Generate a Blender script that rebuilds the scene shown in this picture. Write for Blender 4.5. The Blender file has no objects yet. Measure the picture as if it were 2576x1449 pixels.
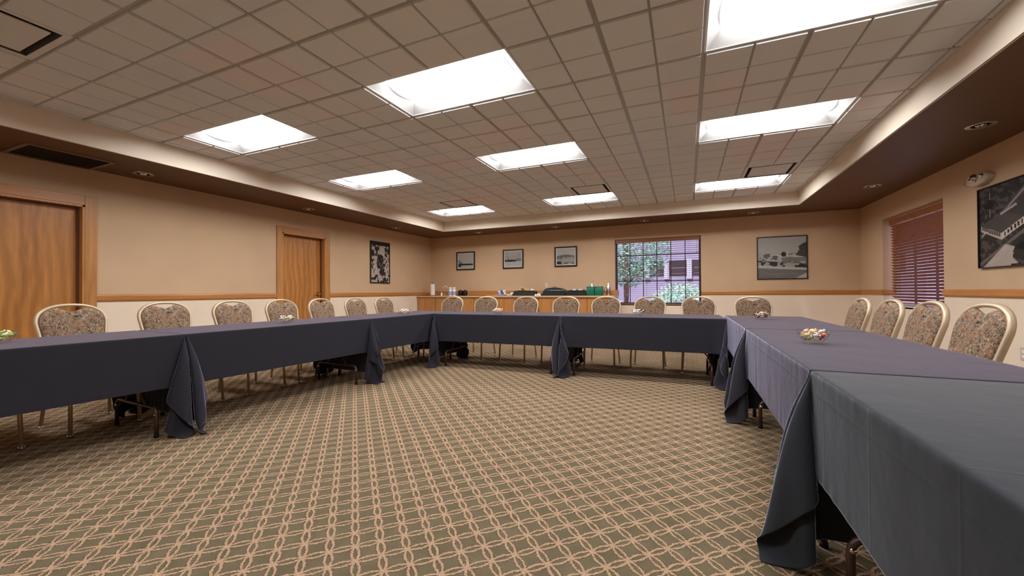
import bpy, bmesh, math, random
import numpy as np
from mathutils import Vector, Matrix
random.seed(7)
C = bpy.context.scene.collection
PI = math.pi
EYE = 1.05
XL, XR, YB, YN = -6.12, 2.75, 8.75, -3.2      # inner faces of the walls
ZS, ZC = 2.445, 2.68                           # soffit underside, ceiling
TX0, TX1, TY1, TY0 = -5.16, 1.69, 7.89, -2.4   # tray opening

# ------------------------------------------------------------------ materials
def mat(name, base=(.5,.5,.5), rough=.6, metal=0, spec=.5, **kw):
    m = bpy.data.materials.new(name); m.use_nodes = True
    b = m.node_tree.nodes['Principled BSDF']
    b.inputs['Base Color'].default_value = (*base, 1)
    b.inputs['Roughness'].default_value = rough
    b.inputs['Metallic'].default_value = metal
    b.inputs['Specular IOR Level'].default_value = spec
    for k, v in kw.items(): b.inputs[k.replace('_', ' ')].default_value = v
    return m
class NT:
    def __init__(s, m): s.m = m; s.t = m.node_tree; s.b = s.t.nodes['Principled BSDF']
    def n(s, typ, **kw):
        x = s.t.nodes.new(typ)
        for k, v in kw.items():
            if k in x.inputs.keys(): x.inputs[k].default_value = v
            else: setattr(x, k, v)
        return x
    def l(s, a, b): s.t.links.new(a, b)
    def math(s, op, a, b=None, c=None):
        x = s.t.nodes.new('ShaderNodeMath'); x.operation = op
        for i, v in enumerate((a, b, c)):
            if v is None: continue
            if isinstance(v, (int, float)): x.inputs[i].default_value = v
            else: s.l(v, x.inputs[i])
        return x.outputs[0]
    def coord(s, scale=(1,1,1), which='Object'):
        tc = s.t.nodes.new('ShaderNodeTexCoord'); mp = s.t.nodes.new('ShaderNodeMapping')
        mp.inputs['Scale'].default_value = scale
        s.l(tc.outputs[which], mp.inputs['Vector']); return mp.outputs[0]
    def noise(s, vec, scale, detail=3, rough=.5, dist=0):
        x = s.t.nodes.new('ShaderNodeTexNoise'); x.inputs['Scale'].default_value = scale
        x.inputs['Detail'].default_value = detail; x.inputs['Roughness'].default_value = rough
        x.inputs['Distortion'].default_value = dist; s.l(vec, x.inputs['Vector']); return x.outputs[0]
    def ramp(s, fac, stops, interp='LINEAR'):
        r = s.t.nodes.new('ShaderNodeValToRGB'); r.color_ramp.interpolation = interp
        e = r.color_ramp.elements
        while len(e) < len(stops): e.new(.5)
        for i, (p, c) in enumerate(stops):
            e[i].position = p; e[i].color = (*c, 1)
        s.l(fac, r.inputs[0]); return r.outputs[0]
    def mix(s, fac, a, b, bt='MIX'):
        x = s.t.nodes.new('ShaderNodeMix'); x.data_type = 'RGBA'; x.blend_type = bt
        for i, v in ((0, fac), (6, a), (7, b)):
            if isinstance(v, (int, float)): x.inputs[i].default_value = v
            elif isinstance(v, tuple): x.inputs[i].default_value = (*v, 1)
            else: s.l(v, x.inputs[i])
        return x.outputs[2]
    def base(s, o): s.l(o, s.b.inputs['Base Color'])
    def bump(s, h, strength=.2, dist=.01):
        x = s.t.nodes.new('ShaderNodeBump'); x.inputs['Strength'].default_value = strength
        x.inputs['Distance'].default_value = dist; s.l(h, x.inputs['Height'])
        s.l(x.outputs[0], s.b.inputs['Normal'])

def paint(name, col, rough=.75, tex=.15, scale=60):
    m = mat(name, col, rough, spec=.25); t = NT(m); v = t.coord()
    n = t.noise(v, scale, 4); f = t.noise(v, 1.3, 2)
    c2 = tuple(min(1, c*1.06) for c in col); c1 = tuple(c*.95 for c in col)
    t.base(t.ramp(f, [(.3, c1), (.7, c2)])); t.bump(n, tex, .01); return m
M = {}
M['wall'] = paint('wall tan paint', (.63,.425,.26))
M['wainscot'] = paint('cream wainscot paint', (.88,.715,.55))
M['tray'] = paint('tray cream paint', (.80,.69,.56))
M['soffit'] = paint('soffit dark brown', (.15,.078,.040), .5)  # soffit underside coloured one even brown, much darker than the wall tan
M['reveal'] = paint('window reveal paint', (.60,.50,.40))

def wood(name, dark, light, axis='z', scale=1.0, rough=.35, figure=False):
    m = mat(name, light, rough, spec=.45); t = NT(m)
    s = {'x': (.6,9,9), 'y': (9,.6,9), 'z': (9,9,.6)}[axis]
    v = t.coord(tuple(q*scale for q in s))
    n1 = t.noise(v, 1.6, 5, .55, 1.2)
    n2 = t.noise(v, 7, 4, .6)
    f = t.math('ADD', t.math('MULTIPLY', n1, .7), t.math('MULTIPLY', n2, .3))
    col = t.ramp(f, [(.30, dark), (.48, tuple((a+b)/2 for a, b in zip(dark, light))), (.68, light)])
    if figure:      # veneer leaves and cathedral figure
        w = t.t.nodes.new('ShaderNodeTexWave'); w.wave_type = 'BANDS'; w.bands_direction = 'Y'
        w.inputs['Scale'].default_value = 3.2; w.inputs['Distortion'].default_value = 9
        w.inputs['Detail'].default_value = 3; w.inputs['Detail Scale'].default_value = .9
        t.l(t.coord((1,1,.42)), w.inputs['Vector'])
        col = t.mix(t.math('MULTIPLY', w.outputs[1], .55), col, tuple(c*.72 for c in dark))
        sp = t.t.nodes.new('ShaderNodeSeparateXYZ'); t.l(t.coord(), sp.inputs[0])
        leaf = t.math('FRACT', t.math('MULTIPLY', t.math('FLOOR', t.math('MULTIPLY', sp.outputs[1], 4.6)), .618))
        col = t.mix(t.math('MULTIPLY', leaf, .35), col, light)
    blot = t.noise(t.coord((1,1,1)), 3.5, 2)
    col = t.mix(t.math('MULTIPLY', blot, .30), col, tuple(c*.6 for c in light))
    t.base(col); t.bump(n2, .05, .002); return m
M['door'] = wood('door veneer', (.36,.12,.024), (.67,.29,.07), 'z', 1, .35, True)
M['trimz'] = wood('maple trim upright', (.40,.155,.04), (.64,.30,.09), 'z')
M['trimy'] = wood('maple trim along y', (.40,.145,.035), (.62,.265,.075), 'y')
M['trimx'] = wood('maple trim along x', (.40,.145,.035), (.62,.265,.075), 'x')
M['cab'] = wood('cabinet wood', (.40,.15,.04), (.62,.29,.09), 'z', .8)
M['blind'] = wood('blind wood', (.24,.075,.022), (.42,.15,.05), 'y', 1, .4)
M['blindx'] = wood('blind wood dark', (.20,.065,.022), (.36,.13,.045), 'x', 1, .4)
M['jamb'] = mat('dark door stop', (.16,.055,.02), .45)
M['counter'] = paint('counter laminate', (.62,.40,.22), .35, .03, 200)
M['black'] = mat('black plastic', (.006,.006,.008), .45, spec=.25)
M['frameblack'] = mat('black picture frame', (.018,.012,.010), .35)
M['matte'] = mat('picture mat board', (.62,.58,.52), .8)
M['white'] = mat('white enamel', (.85,.84,.82), .4)
M['whitesoft'] = mat('white paper', (.86,.82,.78), .9)
M['beige'] = mat('beige plastic', (.62,.52,.40), .45)
M['chrome'] = mat('chrome', (.82,.80,.78), .12, 1)
M['brass'] = mat('brass', (.80,.60,.30), .2, 1)
M['steel'] = mat('brushed steel', (.62,.60,.58), .3, 1)
M['gold'] = mat('champagne gold frame', (.62,.48,.32), .45, .4)
M['legbrown'] = mat('brown enamel table leg', (.060,.028,.018), .38)
M['tabletop'] = mat('laminate table top', (.25,.16,.10), .5)
M['green'] = mat('green enamel', (.006,.15,.09), .3)
M['darkgreen'] = mat('dark green plastic', (.02,.035,.028), .35)
M['blue'] = mat('blue wrapper', (.06,.10,.38), .4)
M['bread'] = mat('golden bread', (.72,.42,.16), .7)
M['ventdark'] = mat('grille dark', (.035,.028,.026), .6)
M['ventframe'] = mat('grille frame', (.26,.16,.10), .5)
M['tile'] = None; M['plaque'] = mat('pale vent paint', (.74,.73,.73), .6)
m = mat('glass', (1,1,1), 0); t = NT(m)
tr = t.n('ShaderNodeBsdfTransparent'); gl = t.n('ShaderNodeBsdfGlossy'); gl.inputs['Roughness'].default_value = .03
lw = t.n('ShaderNodeLayerWeight'); lw.inputs[0].default_value = .35
mx = t.n('ShaderNodeMixShader'); t.l(t.math('ADD', t.math('MULTIPLY', t.math('POWER', lw.outputs[1], 3), .55), .10), mx.inputs[0]); t.l(tr.outputs[0], mx.inputs[1]); t.l(gl.outputs[0], mx.inputs[2])
t.l(mx.outputs[0], t.t.nodes['Material Output'].inputs[0]); M['glass'] = m
m = mat('window glass', (1,1,1), 0); t = NT(m)
tr = t.n('ShaderNodeBsdfTransparent'); gl = t.n('ShaderNodeBsdfGlossy'); gl.inputs['Roughness'].default_value = .02
mx = t.n('ShaderNodeMixShader'); mx.inputs[0].default_value = .06
t.l(tr.outputs[0], mx.inputs[1]); t.l(gl.outputs[0], mx.inputs[2])
t.l(mx.outputs[0], t.t.nodes['Material Output'].inputs[0]); M['pane'] = m

# ceiling tile
m = mat('ceiling tile', (.50,.46,.41), .95, spec=.1); t = NT(m)
v = t.coord(); sp = t.n('ShaderNodeSeparateXYZ'); t.l(v, sp.inputs[0])
def cell(o, off): return t.math('FLOOR', t.math('DIVIDE', t.math('ADD', o, off), .61))
cb = t.n('ShaderNodeCombineXYZ'); t.l(cell(sp.outputs[0], 10-.12+.0), cb.inputs[0]); t.l(cell(sp.outputs[1], 10.0), cb.inputs[1])
wn = t.n('ShaderNodeTexWhiteNoise'); t.l(cb.outputs[0], wn.inputs[0])
t.base(t.ramp(wn.outputs[0], [(0, (.76,.77,.78)), (.7, (.79,.80,.80)), (1, (.82,.75,.75))]))
t.bump(t.noise(v, 220, 3), .25, .004); M['tile'] = m
M['tbar'] = mat('ceiling grid metal', (.42,.39,.36), .32)
m = mat('diffuser lens', (.9,.9,.9), .5); b = m.node_tree.nodes['Principled BSDF']
b.inputs['Emission Color'].default_value = (.97,.98,1,1); b.inputs['Emission Strength'].default_value = 27.0
M['lens'] = m
M['reflector'] = mat('white reflector', (.58,.57,.56), .6)

# carpet: diagonal lattice of paired wavy cords
m = mat('lattice carpet', (.3,.25,.15), .95, spec=.08); t = NT(m)
tc = t.n('ShaderNodeTexCoord'); wob = t.n('ShaderNodeTexNoise'); wob.inputs['Scale'].default_value = 120; wob.inputs['Detail'].default_value = 2
t.l(tc.outputs['Object'], wob.inputs['Vector'])
vs = t.n('ShaderNodeVectorMath', operation='SUBTRACT'); t.l(wob.outputs[1], vs.inputs[0]); vs.inputs[1].default_value = (.5,.5,.5)
vm = t.n('ShaderNodeVectorMath', operation='SCALE'); t.l(vs.outputs[0], vm.inputs[0]); vm.inputs['Scale'].default_value = .015
wb2 = t.n('ShaderNodeTexNoise'); wb2.inputs['Scale'].default_value = 330; wb2.inputs['Detail'].default_value = 1; t.l(tc.outputs['Object'], wb2.inputs['Vector'])
vs2 = t.n('ShaderNodeVectorMath', operation='SUBTRACT'); t.l(wb2.outputs[1], vs2.inputs[0]); vs2.inputs[1].default_value = (.5,.5,.5)
vm2 = t.n('ShaderNodeVectorMath', operation='SCALE'); t.l(vs2.outputs[0], vm2.inputs[0]); vm2.inputs['Scale'].default_value = .009
vm3 = t.n('ShaderNodeVectorMath', operation='ADD'); t.l(vm.outputs[0], vm3.inputs[0]); t.l(vm2.outputs[0], vm3.inputs[1]); vm = vm3
va = t.n('ShaderNodeVectorMath', operation='ADD'); t.l(tc.outputs['Object'], va.inputs[0]); t.l(vm.outputs[0], va.inputs[1])
sp = t.n('ShaderNodeSeparateXYZ'); t.l(va.outputs[0], sp.inputs[0])
P_ = .0987; r2 = 1/math.sqrt(2)
a = t.math('MULTIPLY', t.math('ADD', sp.outputs[0], sp.outputs[1]), r2)
b_ = t.math('MULTIPLY', t.math('SUBTRACT', sp.outputs[1], sp.outputs[0]), r2)
ga = t.math('DIVIDE', t.math('ADD', a, -1.383), P_); gb = t.math('DIVIDE', t.math('ADD', b_, -1.398), P_)
def fam(g, s):
    tt = t.math('MULTIPLY', t.math('ABSOLUTE', t.math('SUBTRACT', g, t.math('ROUND', g))), P_)
    env = t.math('MULTIPLY', t.math('POWER', t.math('ABSOLUTE', t.math('SINE', t.math('MULTIPLY', s, PI))), .8), .0140)
    return t.math('ABSOLUTE', t.math('SUBTRACT', tt, env))
d = t.math('MINIMUM', fam(ga, gb), fam(gb, ga))
mask = t.n('ShaderNodeMapRange'); mask.interpolation_type = 'SMOOTHSTEP'
t.l(d, mask.inputs[0]); mask.inputs[1].default_value = .0085; mask.inputs[2].default_value = .0042
mask.inputs[3].default_value = 0; mask.inputs[4].default_value = 1
fine = t.noise(tc.outputs['Object'], 420, 2); big = t.noise(tc.outputs['Object'], 9, 3)
cord = t.ramp(fine, [(.34, (.20,.105,.055)), (.48, (.52,.33,.20)), (.66, (.78,.56,.38))])
gnd = t.ramp(t.math('ADD', t.math('MULTIPLY', fine, .6), t.math('MULTIPLY', big, .4)), [(.3, (.125,.097,.054)), (.7, (.235,.185,.112))])
t.base(t.mix(mask.outputs[0], gnd, cord))
t.bump(t.math('ADD', mask.outputs[0], t.math('MULTIPLY', fine, .5)), 1.0, .010); M['carpet'] = m

# upholstery: dense floral in brown, pink, green
m = mat('floral upholstery', (.3,.2,.14), .9, spec=.15); t = NT(m); v = t.coord()
n0 = t.n('ShaderNodeTexNoise'); n0.inputs['Scale'].default_value = 46; n0.inputs['Detail'].default_value = 3; n0.inputs['Distortion'].default_value = 1.6
t.l(v, n0.inputs['Vector'])
c1 = t.ramp(n0.outputs[0], [(.30, (.030,.018,.012)), (.41, (.10,.062,.038)), (.48, (.34,.235,.155)), (.54, (.10,.068,.045)), (.62, (.47,.35,.24)), (.75,(.22,.135,.09))])
hue = t.noise(v, 24, 2, .5, 1); col = t.mix(t.math('MULTIPLY', t.ramp(hue, [(.5,(0,0,0)),(.64,(1,1,1))]), .42), c1, (.38,.15,.07))
hue2 = t.noise(t.coord((1.3,1.1,.9)), 22, 2, .5, 1); col = t.mix(t.math('MULTIPLY', t.ramp(hue2, [(.54,(0,0,0)),(.68,(1,1,1))]), .45), col, (.075,.09,.08))
t.base(col); t.bump(t.noise(v, 500, 1), .1, .001); M['fabric'] = m

# table linen, ironing creases from UV in metres
def linen(name, col, sheen):
    m = mat(name, col, .85, spec=.2, Sheen_Weight=1.0, Sheen_Roughness=.27); t = NT(m)
    m.node_tree.nodes['Principled BSDF'].inputs['Sheen Tint'].default_value = (*sheen, 1)
    uv = t.n('ShaderNodeUVMap'); sp = t.n('ShaderNodeSeparateXYZ'); t.l(uv.outputs[0], sp.inputs[0])
    def ridge(o, period, off):
        f = t.math('SUBTRACT', t.math('FRACT', t.math('ADD', t.math('DIVIDE', t.math('ADD', o, off), period), .5)), .5)
        dd = t.math('MULTIPLY', t.math('ABSOLUTE', f), period)
        return t.math('MAXIMUM', t.math('SUBTRACT', 1, t.math('DIVIDE', dd, .009)), 0)
    r = t.math('ADD', ridge(sp.outputs[0], .381, 0), ridge(t.math('ABSOLUTE', sp.outputs[1]), 1.0, -.455))
    cu = t.t.nodes.new('ShaderNodeTexNoise'); cu.inputs['Scale'].default_value = 5; cu.inputs['Detail'].default_value = 3; t.l(uv.outputs[0], cu.inputs['Vector'])
    t.bump(t.math('ADD', t.math('MULTIPLY', r, .08), t.math('MULTIPLY', cu.outputs[0], .9)), .45, .009)
    wv = t.t.nodes.new('ShaderNodeTexNoise'); wv.inputs['Scale'].default_value = 60; t.l(uv.outputs[0], wv.inputs['Vector'])
    t.base(t.mix(t.math('MULTIPLY', wv.outputs[0], .3), col, tuple(q*1.35 for q in col)))
    return m
M['linen'] = linen('slate blue linen', (.025,.024,.033), (.76,.73,1))
M['linen2'] = linen('grey green linen', (.025,.028,.034), (.80,.88,1))

# ------------------------------------------------------------------ mesh helpers
def link(o): C.objects.link(o); return o
def obj(name, bm, m, parent=None, smooth=False, uv=None):
    me = bpy.data.meshes.new(name)
    if smooth:
        for f in bm.faces: f.smooth = True
    bm.normal_update(); bm.to_mesh(me); bm.free()
    ms = m if isinstance(m, (list, tuple)) else [m]
    for x in ms: me.materials.append(x)
    o = link(bpy.data.objects.new(name, me))
    if parent: o.parent = parent
    return o
def tag(o, label, cat, group=None, kind=None):
    o['label'] = label; o['category'] = cat
    if group: o['group'] = group
    if kind: o['kind'] = kind
    return o
def thing(name, label, cat, loc=(0,0,0), rz=0, group=None):
    o = link(bpy.data.objects.new(name, None)); o.empty_display_size = .1
    o.location = loc; o.rotation_euler = (0,0,rz)
    return tag(o, label, cat, group)
def struct(name, bm, m, parent=None, smooth=False):
    o = obj(name, bm, m, parent, smooth)
    if not parent: o['kind'] = 'structure'
    return o
def dup(root, loc, rz, label, group=None):
    r = root.copy(); link(r); r.location = loc; r.rotation_euler = (0,0,rz); r['label'] = label
    if group: r['group'] = group
    for ch in list(root.children):
        c = ch.copy(); link(c); c.parent = r
        for g in list(ch.children):
            d = g.copy(); link(d); d.parent = c
    return r
def box(bm, x0, x1, y0, y1, z0, z1, bev=0, mi=0):
    r = bmesh.ops.create_cube(bm, size=1)
    vs = r['verts']
    for v in vs:
        v.co = Vector(((x0+x1)/2+v.co.x*(x1-x0), (y0+y1)/2+v.co.y*(y1-y0), (z0+z1)/2+v.co.z*(z1-z0)))
    fs = {f for v in vs for f in v.link_faces}
    for f in fs: f.material_index = mi
    if bev:
        es = list({e for v in vs for e in v.link_edges})
        bmesh.ops.bevel(bm, geom=es, offset=bev, segments=2, affect='EDGES', profile=.6)
    return bm
def B(*a, **k): return box(bmesh.new(), *a, **k)
def lathe(bm, prof, n=24, c=(0,0,0), cap=True):
    rings = []
    for r, z in prof:
        if r < 1e-6: rings.append([bm.verts.new((c[0], c[1], c[2]+z))])
        else: rings.append([bm.verts.new((c[0]+r*math.cos(2*PI*i/n), c[1]+r*math.sin(2*PI*i/n), c[2]+z)) for i in range(n)])
    for A, Bq in zip(rings, rings[1:]):
        for i in range(n):
            j = (i+1) % n
            if len(A) == 1 and len(Bq) == 1: continue
            if len(A) == 1: bm.faces.new((A[0], Bq[i], Bq[j]))
            elif len(Bq) == 1: bm.faces.new((A[i], Bq[0], A[j]))
            else: bm.faces.new((A[i], A[j], Bq[j], Bq[i]))
    return bm
def tube(bm, pts, rx, ry=None, n=10, up=Vector((0,0,1)), closed=False, cap=True, sq=False):
    """sweep an ellipse (rx across, ry along 'up') along pts"""
    ry = ry or rx; pts = [Vector(p) for p in pts]; rings = []; N = len(pts)
    for i, p in enumerate(pts):
        if closed: d = pts[(i+1) % N]-pts[i-1]
        else: d = pts[min(i+1, N-1)]-pts[max(i-1, 0)]
        d.normalize(); s = d.cross(up)
        if s.length < 1e-4: s = d.cross(Vector((0,1,0)))
        s.normalize(); u = s.cross(d).normalized(); ring = []
        for k in range(n):
            an = 2*PI*(k+.5)/n; ca, sa = math.cos(an), math.sin(an)
            if sq: 
                q = (abs(ca)**5+abs(sa)**5)**.2; ca /= q; sa /= q
            ring.append(bm.verts.new(p+s*ca*rx+u*sa*ry))
        rings.append(ring)
    R = list(zip(rings, rings[1:]))
    if closed: R.append((rings[-1], rings[0]))
    for A, Bq in R:
        for k in range(n): j = (k+1) % n; bm.faces.new((A[k], A[j], Bq[j], Bq[k]))
    if cap and not closed: bm.faces.new(rings[0][::-1]); bm.faces.new(rings[-1])
    return bm
def cyl(bm, p0, p1, r, n=16): return tube(bm, [p0, p1], r, n=n, up=Vector((0,0,1)) if abs((Vector(p1)-Vector(p0)).normalized().z) < .9 else Vector((0,1,0)))
def arcpts(c, r, a0, a1, n, plane='xz'):
    out = []
    for i in range(n+1):
        a = a0+(a1-a0)*i/n; u, w = r*math.cos(a), r*math.sin(a)
        out.append((c[0]+u, c[1], c[2]+w) if plane == 'xz' else (c[0]+u, c[1]+w, c[2]) if plane == 'xy' else (c[0], c[1]+u, c[2]+w))
    return out

# ------------------------------------------------------------------ room shell
WT = .16
struct('floor', B(XL-WT, XR+WT, YN-WT, YB+WT, -.05, 0), M['carpet'])
ZR = EYE-.005      # top of chair rail
def wallpieces(axis, inner, outer, a0, a1, openings, zt=2.9):
    """axis 'x': wall is a slab of constant x from inner to outer running along y"""
    bm = bmesh.new()
    lo, hi = sorted((inner, outer))
    def put(s0, s1, z0, z1, mi):
        if s1-s0 < 1e-4 or z1-z0 < 1e-4: return
        if axis == 'x': box(bm, lo, hi, s0, s1, z0, z1, mi=mi)
        else: box(bm, s0, s1, lo, hi, z0, z1, mi=mi)
    def put2(s0, s1, z0, z1):
        zc = ZR-.05
        put(s0, s1, z0, min(z1, zc), 1); put(s0, s1, max(z0, zc), z1, 0)
    cur = a0
    for (s0, s1, z0, z1) in sorted(openings):
        put2(cur, s0, 0, zt); put2(s0, s1, 0, z0); put2(s0, s1, z1, zt); cur = s1
    put2(cur, a1, 0, zt)
    return bm
D1 = (1.20, 2.18, 0, 2.032); D2 = (4.549, 5.406, 0, 2.052)
W1 = (-1.41, .256, .765, 2.14); W2 = (6.31, 7.90, .80, 2.115)
struct('wall_left', wallpieces('x', XL, XL-WT, YN-WT, YB+WT, [D1, D2]), [M['wall'], M['wainscot']])
struct('wall_back', wallpieces('y', YB, YB+WT, XL, XR, [W1]), [M['wall'], M['wainscot']])
struct('wall_right', wallpieces('x', XR, XR+WT+.04, YN-WT, YB+WT, [W2]), [M['wall'], M['wainscot']])
struct('wall_near', wallpieces('y', YN, YN-WT, XL, XR, []), [M['wall'], M['wainscot']])

# soffit ring with the vertical tray faces
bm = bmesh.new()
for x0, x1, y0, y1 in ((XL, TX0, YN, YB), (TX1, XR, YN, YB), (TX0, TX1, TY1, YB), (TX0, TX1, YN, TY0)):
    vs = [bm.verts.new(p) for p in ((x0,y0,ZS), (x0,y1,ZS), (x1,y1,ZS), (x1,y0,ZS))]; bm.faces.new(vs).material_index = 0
for p, q in (((TX0,TY0),(TX0,TY1)), ((TX0,TY1),(TX1,TY1)), ((TX1,TY1),(TX1,TY0)), ((TX1,TY0),(TX0,TY0))):
    vs = [bm.verts.new(v) for v in ((*p,ZS), (*q,ZS), (*q,ZC+.02), (*p,ZC+.02))]; bm.faces.new(vs).material_index = 1
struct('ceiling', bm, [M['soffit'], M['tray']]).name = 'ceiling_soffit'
# rounded nosing on the tray edge
bm = bmesh.new()
tube(bm, [(TX0-.012,TY0-.012,ZS+.01),(TX0-.012,TY1+.012,ZS+.01),(TX1+.012,TY1+.012,ZS+.01),(TX1+.012,TY0-.012,ZS+.01)], .013, n=8, closed=True)
struct('trim_1', bm, M['tray'], smooth=True)

# tile ceiling
G = .61; H_ = G/2
gx = [.12+H_*k for k in range(-24, 12)]; gy = [-.01+H_*k for k in range(-12, 32)]
lights = []
cols = {'left': -4.76, 'middle': -2.32, 'right': .12}; rows = {'far': 6.70, 'second': 4.26, 'third': 2.43, 'near': -.01}
for r, y in rows.items():
    for c, x in cols.items(): lights.append((c, r, x, y, x+2*G, y+G))
diffs = [(-1.71, 6.09), (-4.15, 6.09), (.73, 6.09), (-4.15, .60)]
holes = [(l[2], l[4], l[3], l[5]) for l in lights]+[(x, x+G, y, y+G) for x, y in diffs]
def inhole(cx, cy): return any(h[0]-.01 < cx < h[1]+.01 and h[2]-.01 < cy < h[3]+.01 for h in holes)
bm = bmesh.new()
def quad(bm, pts, mi=0):
    f = bm.faces.new([bm.verts.new(p) for p in pts]); f.material_index = mi; return f
for i, x0 in enumerate(gx[:-1]):
    for j, y0 in enumerate(gy[:-1]):
        x1, y1 = gx[i+1], gy[j+1]
        a0, a1, b0, b1 = max(x0, TX0), min(x1, TX1), max(y0, TY0), min(y1, TY1)
        if a1-a0 < .012 or b1-b0 < .012 or inhole((x0+x1)/2, (y0+y1)/2): continue
        gl, gr = (.015 if i % 2 == 0 else .006), (.015 if (i+1) % 2 == 0 else .006)
        jl, jr = (.015 if j % 2 == 0 else .006), (.015 if (j+1) % 2 == 0 else .006)
        if a0 > x0: gl = 0
        if a1 < x1: gr = 0
        if b0 > y0: jl = 0
        if b1 < y1: jr = 0
        if a1-a0 <= gl+gr+.012 or b1-b0 <= jl+jr+.012:
            quad(bm, [(a0,b0,ZC),(a0,b1,ZC),(a1,b1,ZC),(a1,b0,ZC)]); continue
        o = [(a0,b0,ZC),(a0,b1,ZC),(a1,b1,ZC),(a1,b0,ZC)]
        s = [(a0+gl,b0+jl,ZC),(a0+gl,b1-jr,ZC),(a1-gr,b1-jr,ZC),(a1-gr,b0+jl,ZC)]
        e = .003; zz = ZC-.013
        p = [(s[0][0]+e,s[0][1]+e,zz),(s[1][0]+e,s[1][1]-e,zz),(s[2][0]-e,s[2][1]-e,zz),(s[3][0]-e,s[3][1]+e,zz)]
        for k in range(4):
            n = (k+1) % 4
            quad(bm, [o[k], o[n], s[n], s[k]], 1); quad(bm, [s[k], s[n], p[n], p[k]])
        quad(bm, p)
struct('ceiling', bm, [M['tile'], M['tbar']])

# troffers
def make_light():
    t = thing('ceiling_light', '', 'ceiling light', (0,0,0), 0, 'recessed fluorescent ceiling lights')
    L, W = 2*G, G; f = .012
    bm = bmesh.new()
    for a in ((0,L,0,f), (0,L,W-f,W), (0,f,f,W-f), (L-f,L,f,W-f)): box(bm, a[0], a[1], a[2], a[3], -.001, .006)
    obj('light_frame', bm, M['white'], t)
    ix, iy, d = .10, .11, .075; bm = bmesh.new()
    o = [(f,f,.003),(f,W-f,.003),(L-f,W-f,.003),(L-f,f,.003)]; i = [(ix,iy,d),(ix,W-iy,d),(L-ix,W-iy,d),(L-ix,iy,d)]
    for k in range(4): n = (k+1) % 4; quad(bm, [o[k], i[k], i[n], o[n]])
    obj('reflector', bm, M['reflector'], t)
    bm = bmesh.new(); n = 8                       # slightly bowed lens
    for q in range(n):
        y0 = iy+(W-2*iy)*q/n; y1 = iy+(W-2*iy)*(q+1)/n
        z0 = d-.02*math.sin(PI*q/n); z1 = d-.02*math.sin(PI*(q+1)/n)
        quad(bm, [(ix,y0,z0),(ix,y1,z1),(L-ix,y1,z1),(L-ix,y0,z0)])
    obj('lens', bm, M['lens'], t)
    return t
LBL = {('left','far'): 'small far ceiling light panel in the back-left corner of the tiled ceiling',
 ('middle','far'): 'middle ceiling light panel of the row nearest the back wall',
 ('right','far'): 'ceiling light panel nearest the back-right corner of the tiled ceiling',
 ('left','second'): 'left ceiling light panel of the second row from the back wall',
 ('middle','second'): 'middle ceiling light panel of the second row from the back wall',
 ('right','second'): 'right ceiling light panel of the second row from the back, beside the right soffit',
 ('left','third'): 'left ceiling light panel of the nearest visible row, closest to the left soffit',
 ('middle','third'): 'large bright ceiling light panel near the middle top of the photo',
 ('right','third'): 'largest ceiling light panel, cut off by the top right edge of the photo',
 ('left','near'): 'left ceiling light panel overhead behind the photographer',
 ('middle','near'): 'middle ceiling light panel overhead behind the photographer',
 ('right','near'): 'right ceiling light panel overhead behind the photographer'}
l0 = None
for c, r, x0, y0, x1, y1 in lights:
    if l0 is None: l0 = make_light(); l0.location = (x0, y0, ZC); l0['label'] = LBL[c, r]
    else: dup(l0, (x0, y0, ZC), 0, LBL[c, r])

def make_diff():
    t = thing('air_diffuser', '', 'air vent', group='square plaque air diffusers in the tiled ceiling')
    bm = bmesh.new(); f = .035
    for a in ((0,G,0,f), (0,G,G-f,G), (0,f,f,G-f), (G-f,G,f,G-f)): box(bm, a[0], a[1], a[2], a[3], -.004, .004)
    obj('vent_frame', bm, M['plaque'], t)
    bm = bmesh.new(); o = [(f,f,0),(f,G-f,0),(G-f,G-f,0),(G-f,f,0)]; i = [(.1,.1,.09),(.1,G-.1,.09),(G-.1,G-.1,.09),(G-.1,.1,.09)]
    for k in range(4): n = (k+1) % 4; quad(bm, [o[k], i[k], i[n], o[n]])
    quad(bm, i)
    obj('vent_throat', bm, M['ventdark'], t)
    obj('plaque', B(.075, G-.075, .075, G-.075, -.004, .004, .002), M['plaque'], t)
    return t
dl = ['square air diffuser beside the middle light panel nearest the back wall', 'square air diffuser beside the light in the back-left corner of the ceiling',
      'square air diffuser beside the back-right ceiling light panel', 'square air diffuser at the top left edge of the photo']
d0 = None
for (x, y), lb in zip(diffs, dl):
    if d0 is None: d0 = make_diff(); d0.location = (x, y, ZC-.004); d0['label'] = lb
    else: dup(d0, (x, y, ZC-.004), 0, lb)

# return air grille in the left soffit
t = thing('return_air_grille', 'dark square return air grille in the soffit above the nearer wooden door', 'air vent', (-6.10, 1.58, ZS))
bm = bmesh.new(); gw, gl_ = .56, .64
for a in ((0,gw,0,.03), (0,gw,gl_-.03,gl_), (0,.03,.03,gl_-.03), (gw-.03,gw,.03,gl_-.03)): box(bm, a[0], a[1], a[2], a[3], -.012, 0)
obj('grille_frame', bm, M['ventframe'], t)
bm = bmesh.new()
for k in range(26):
    y = .035+k*(gl_-.07)/25; box(bm, .03, gw-.03, y-.0015, y+.0015, -.011, -.001)
box(bm, .03, gw-.03, .03, gl_-.03, -.002, -.0005)
obj('louvers', bm, M['ventdark'], t)

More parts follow.
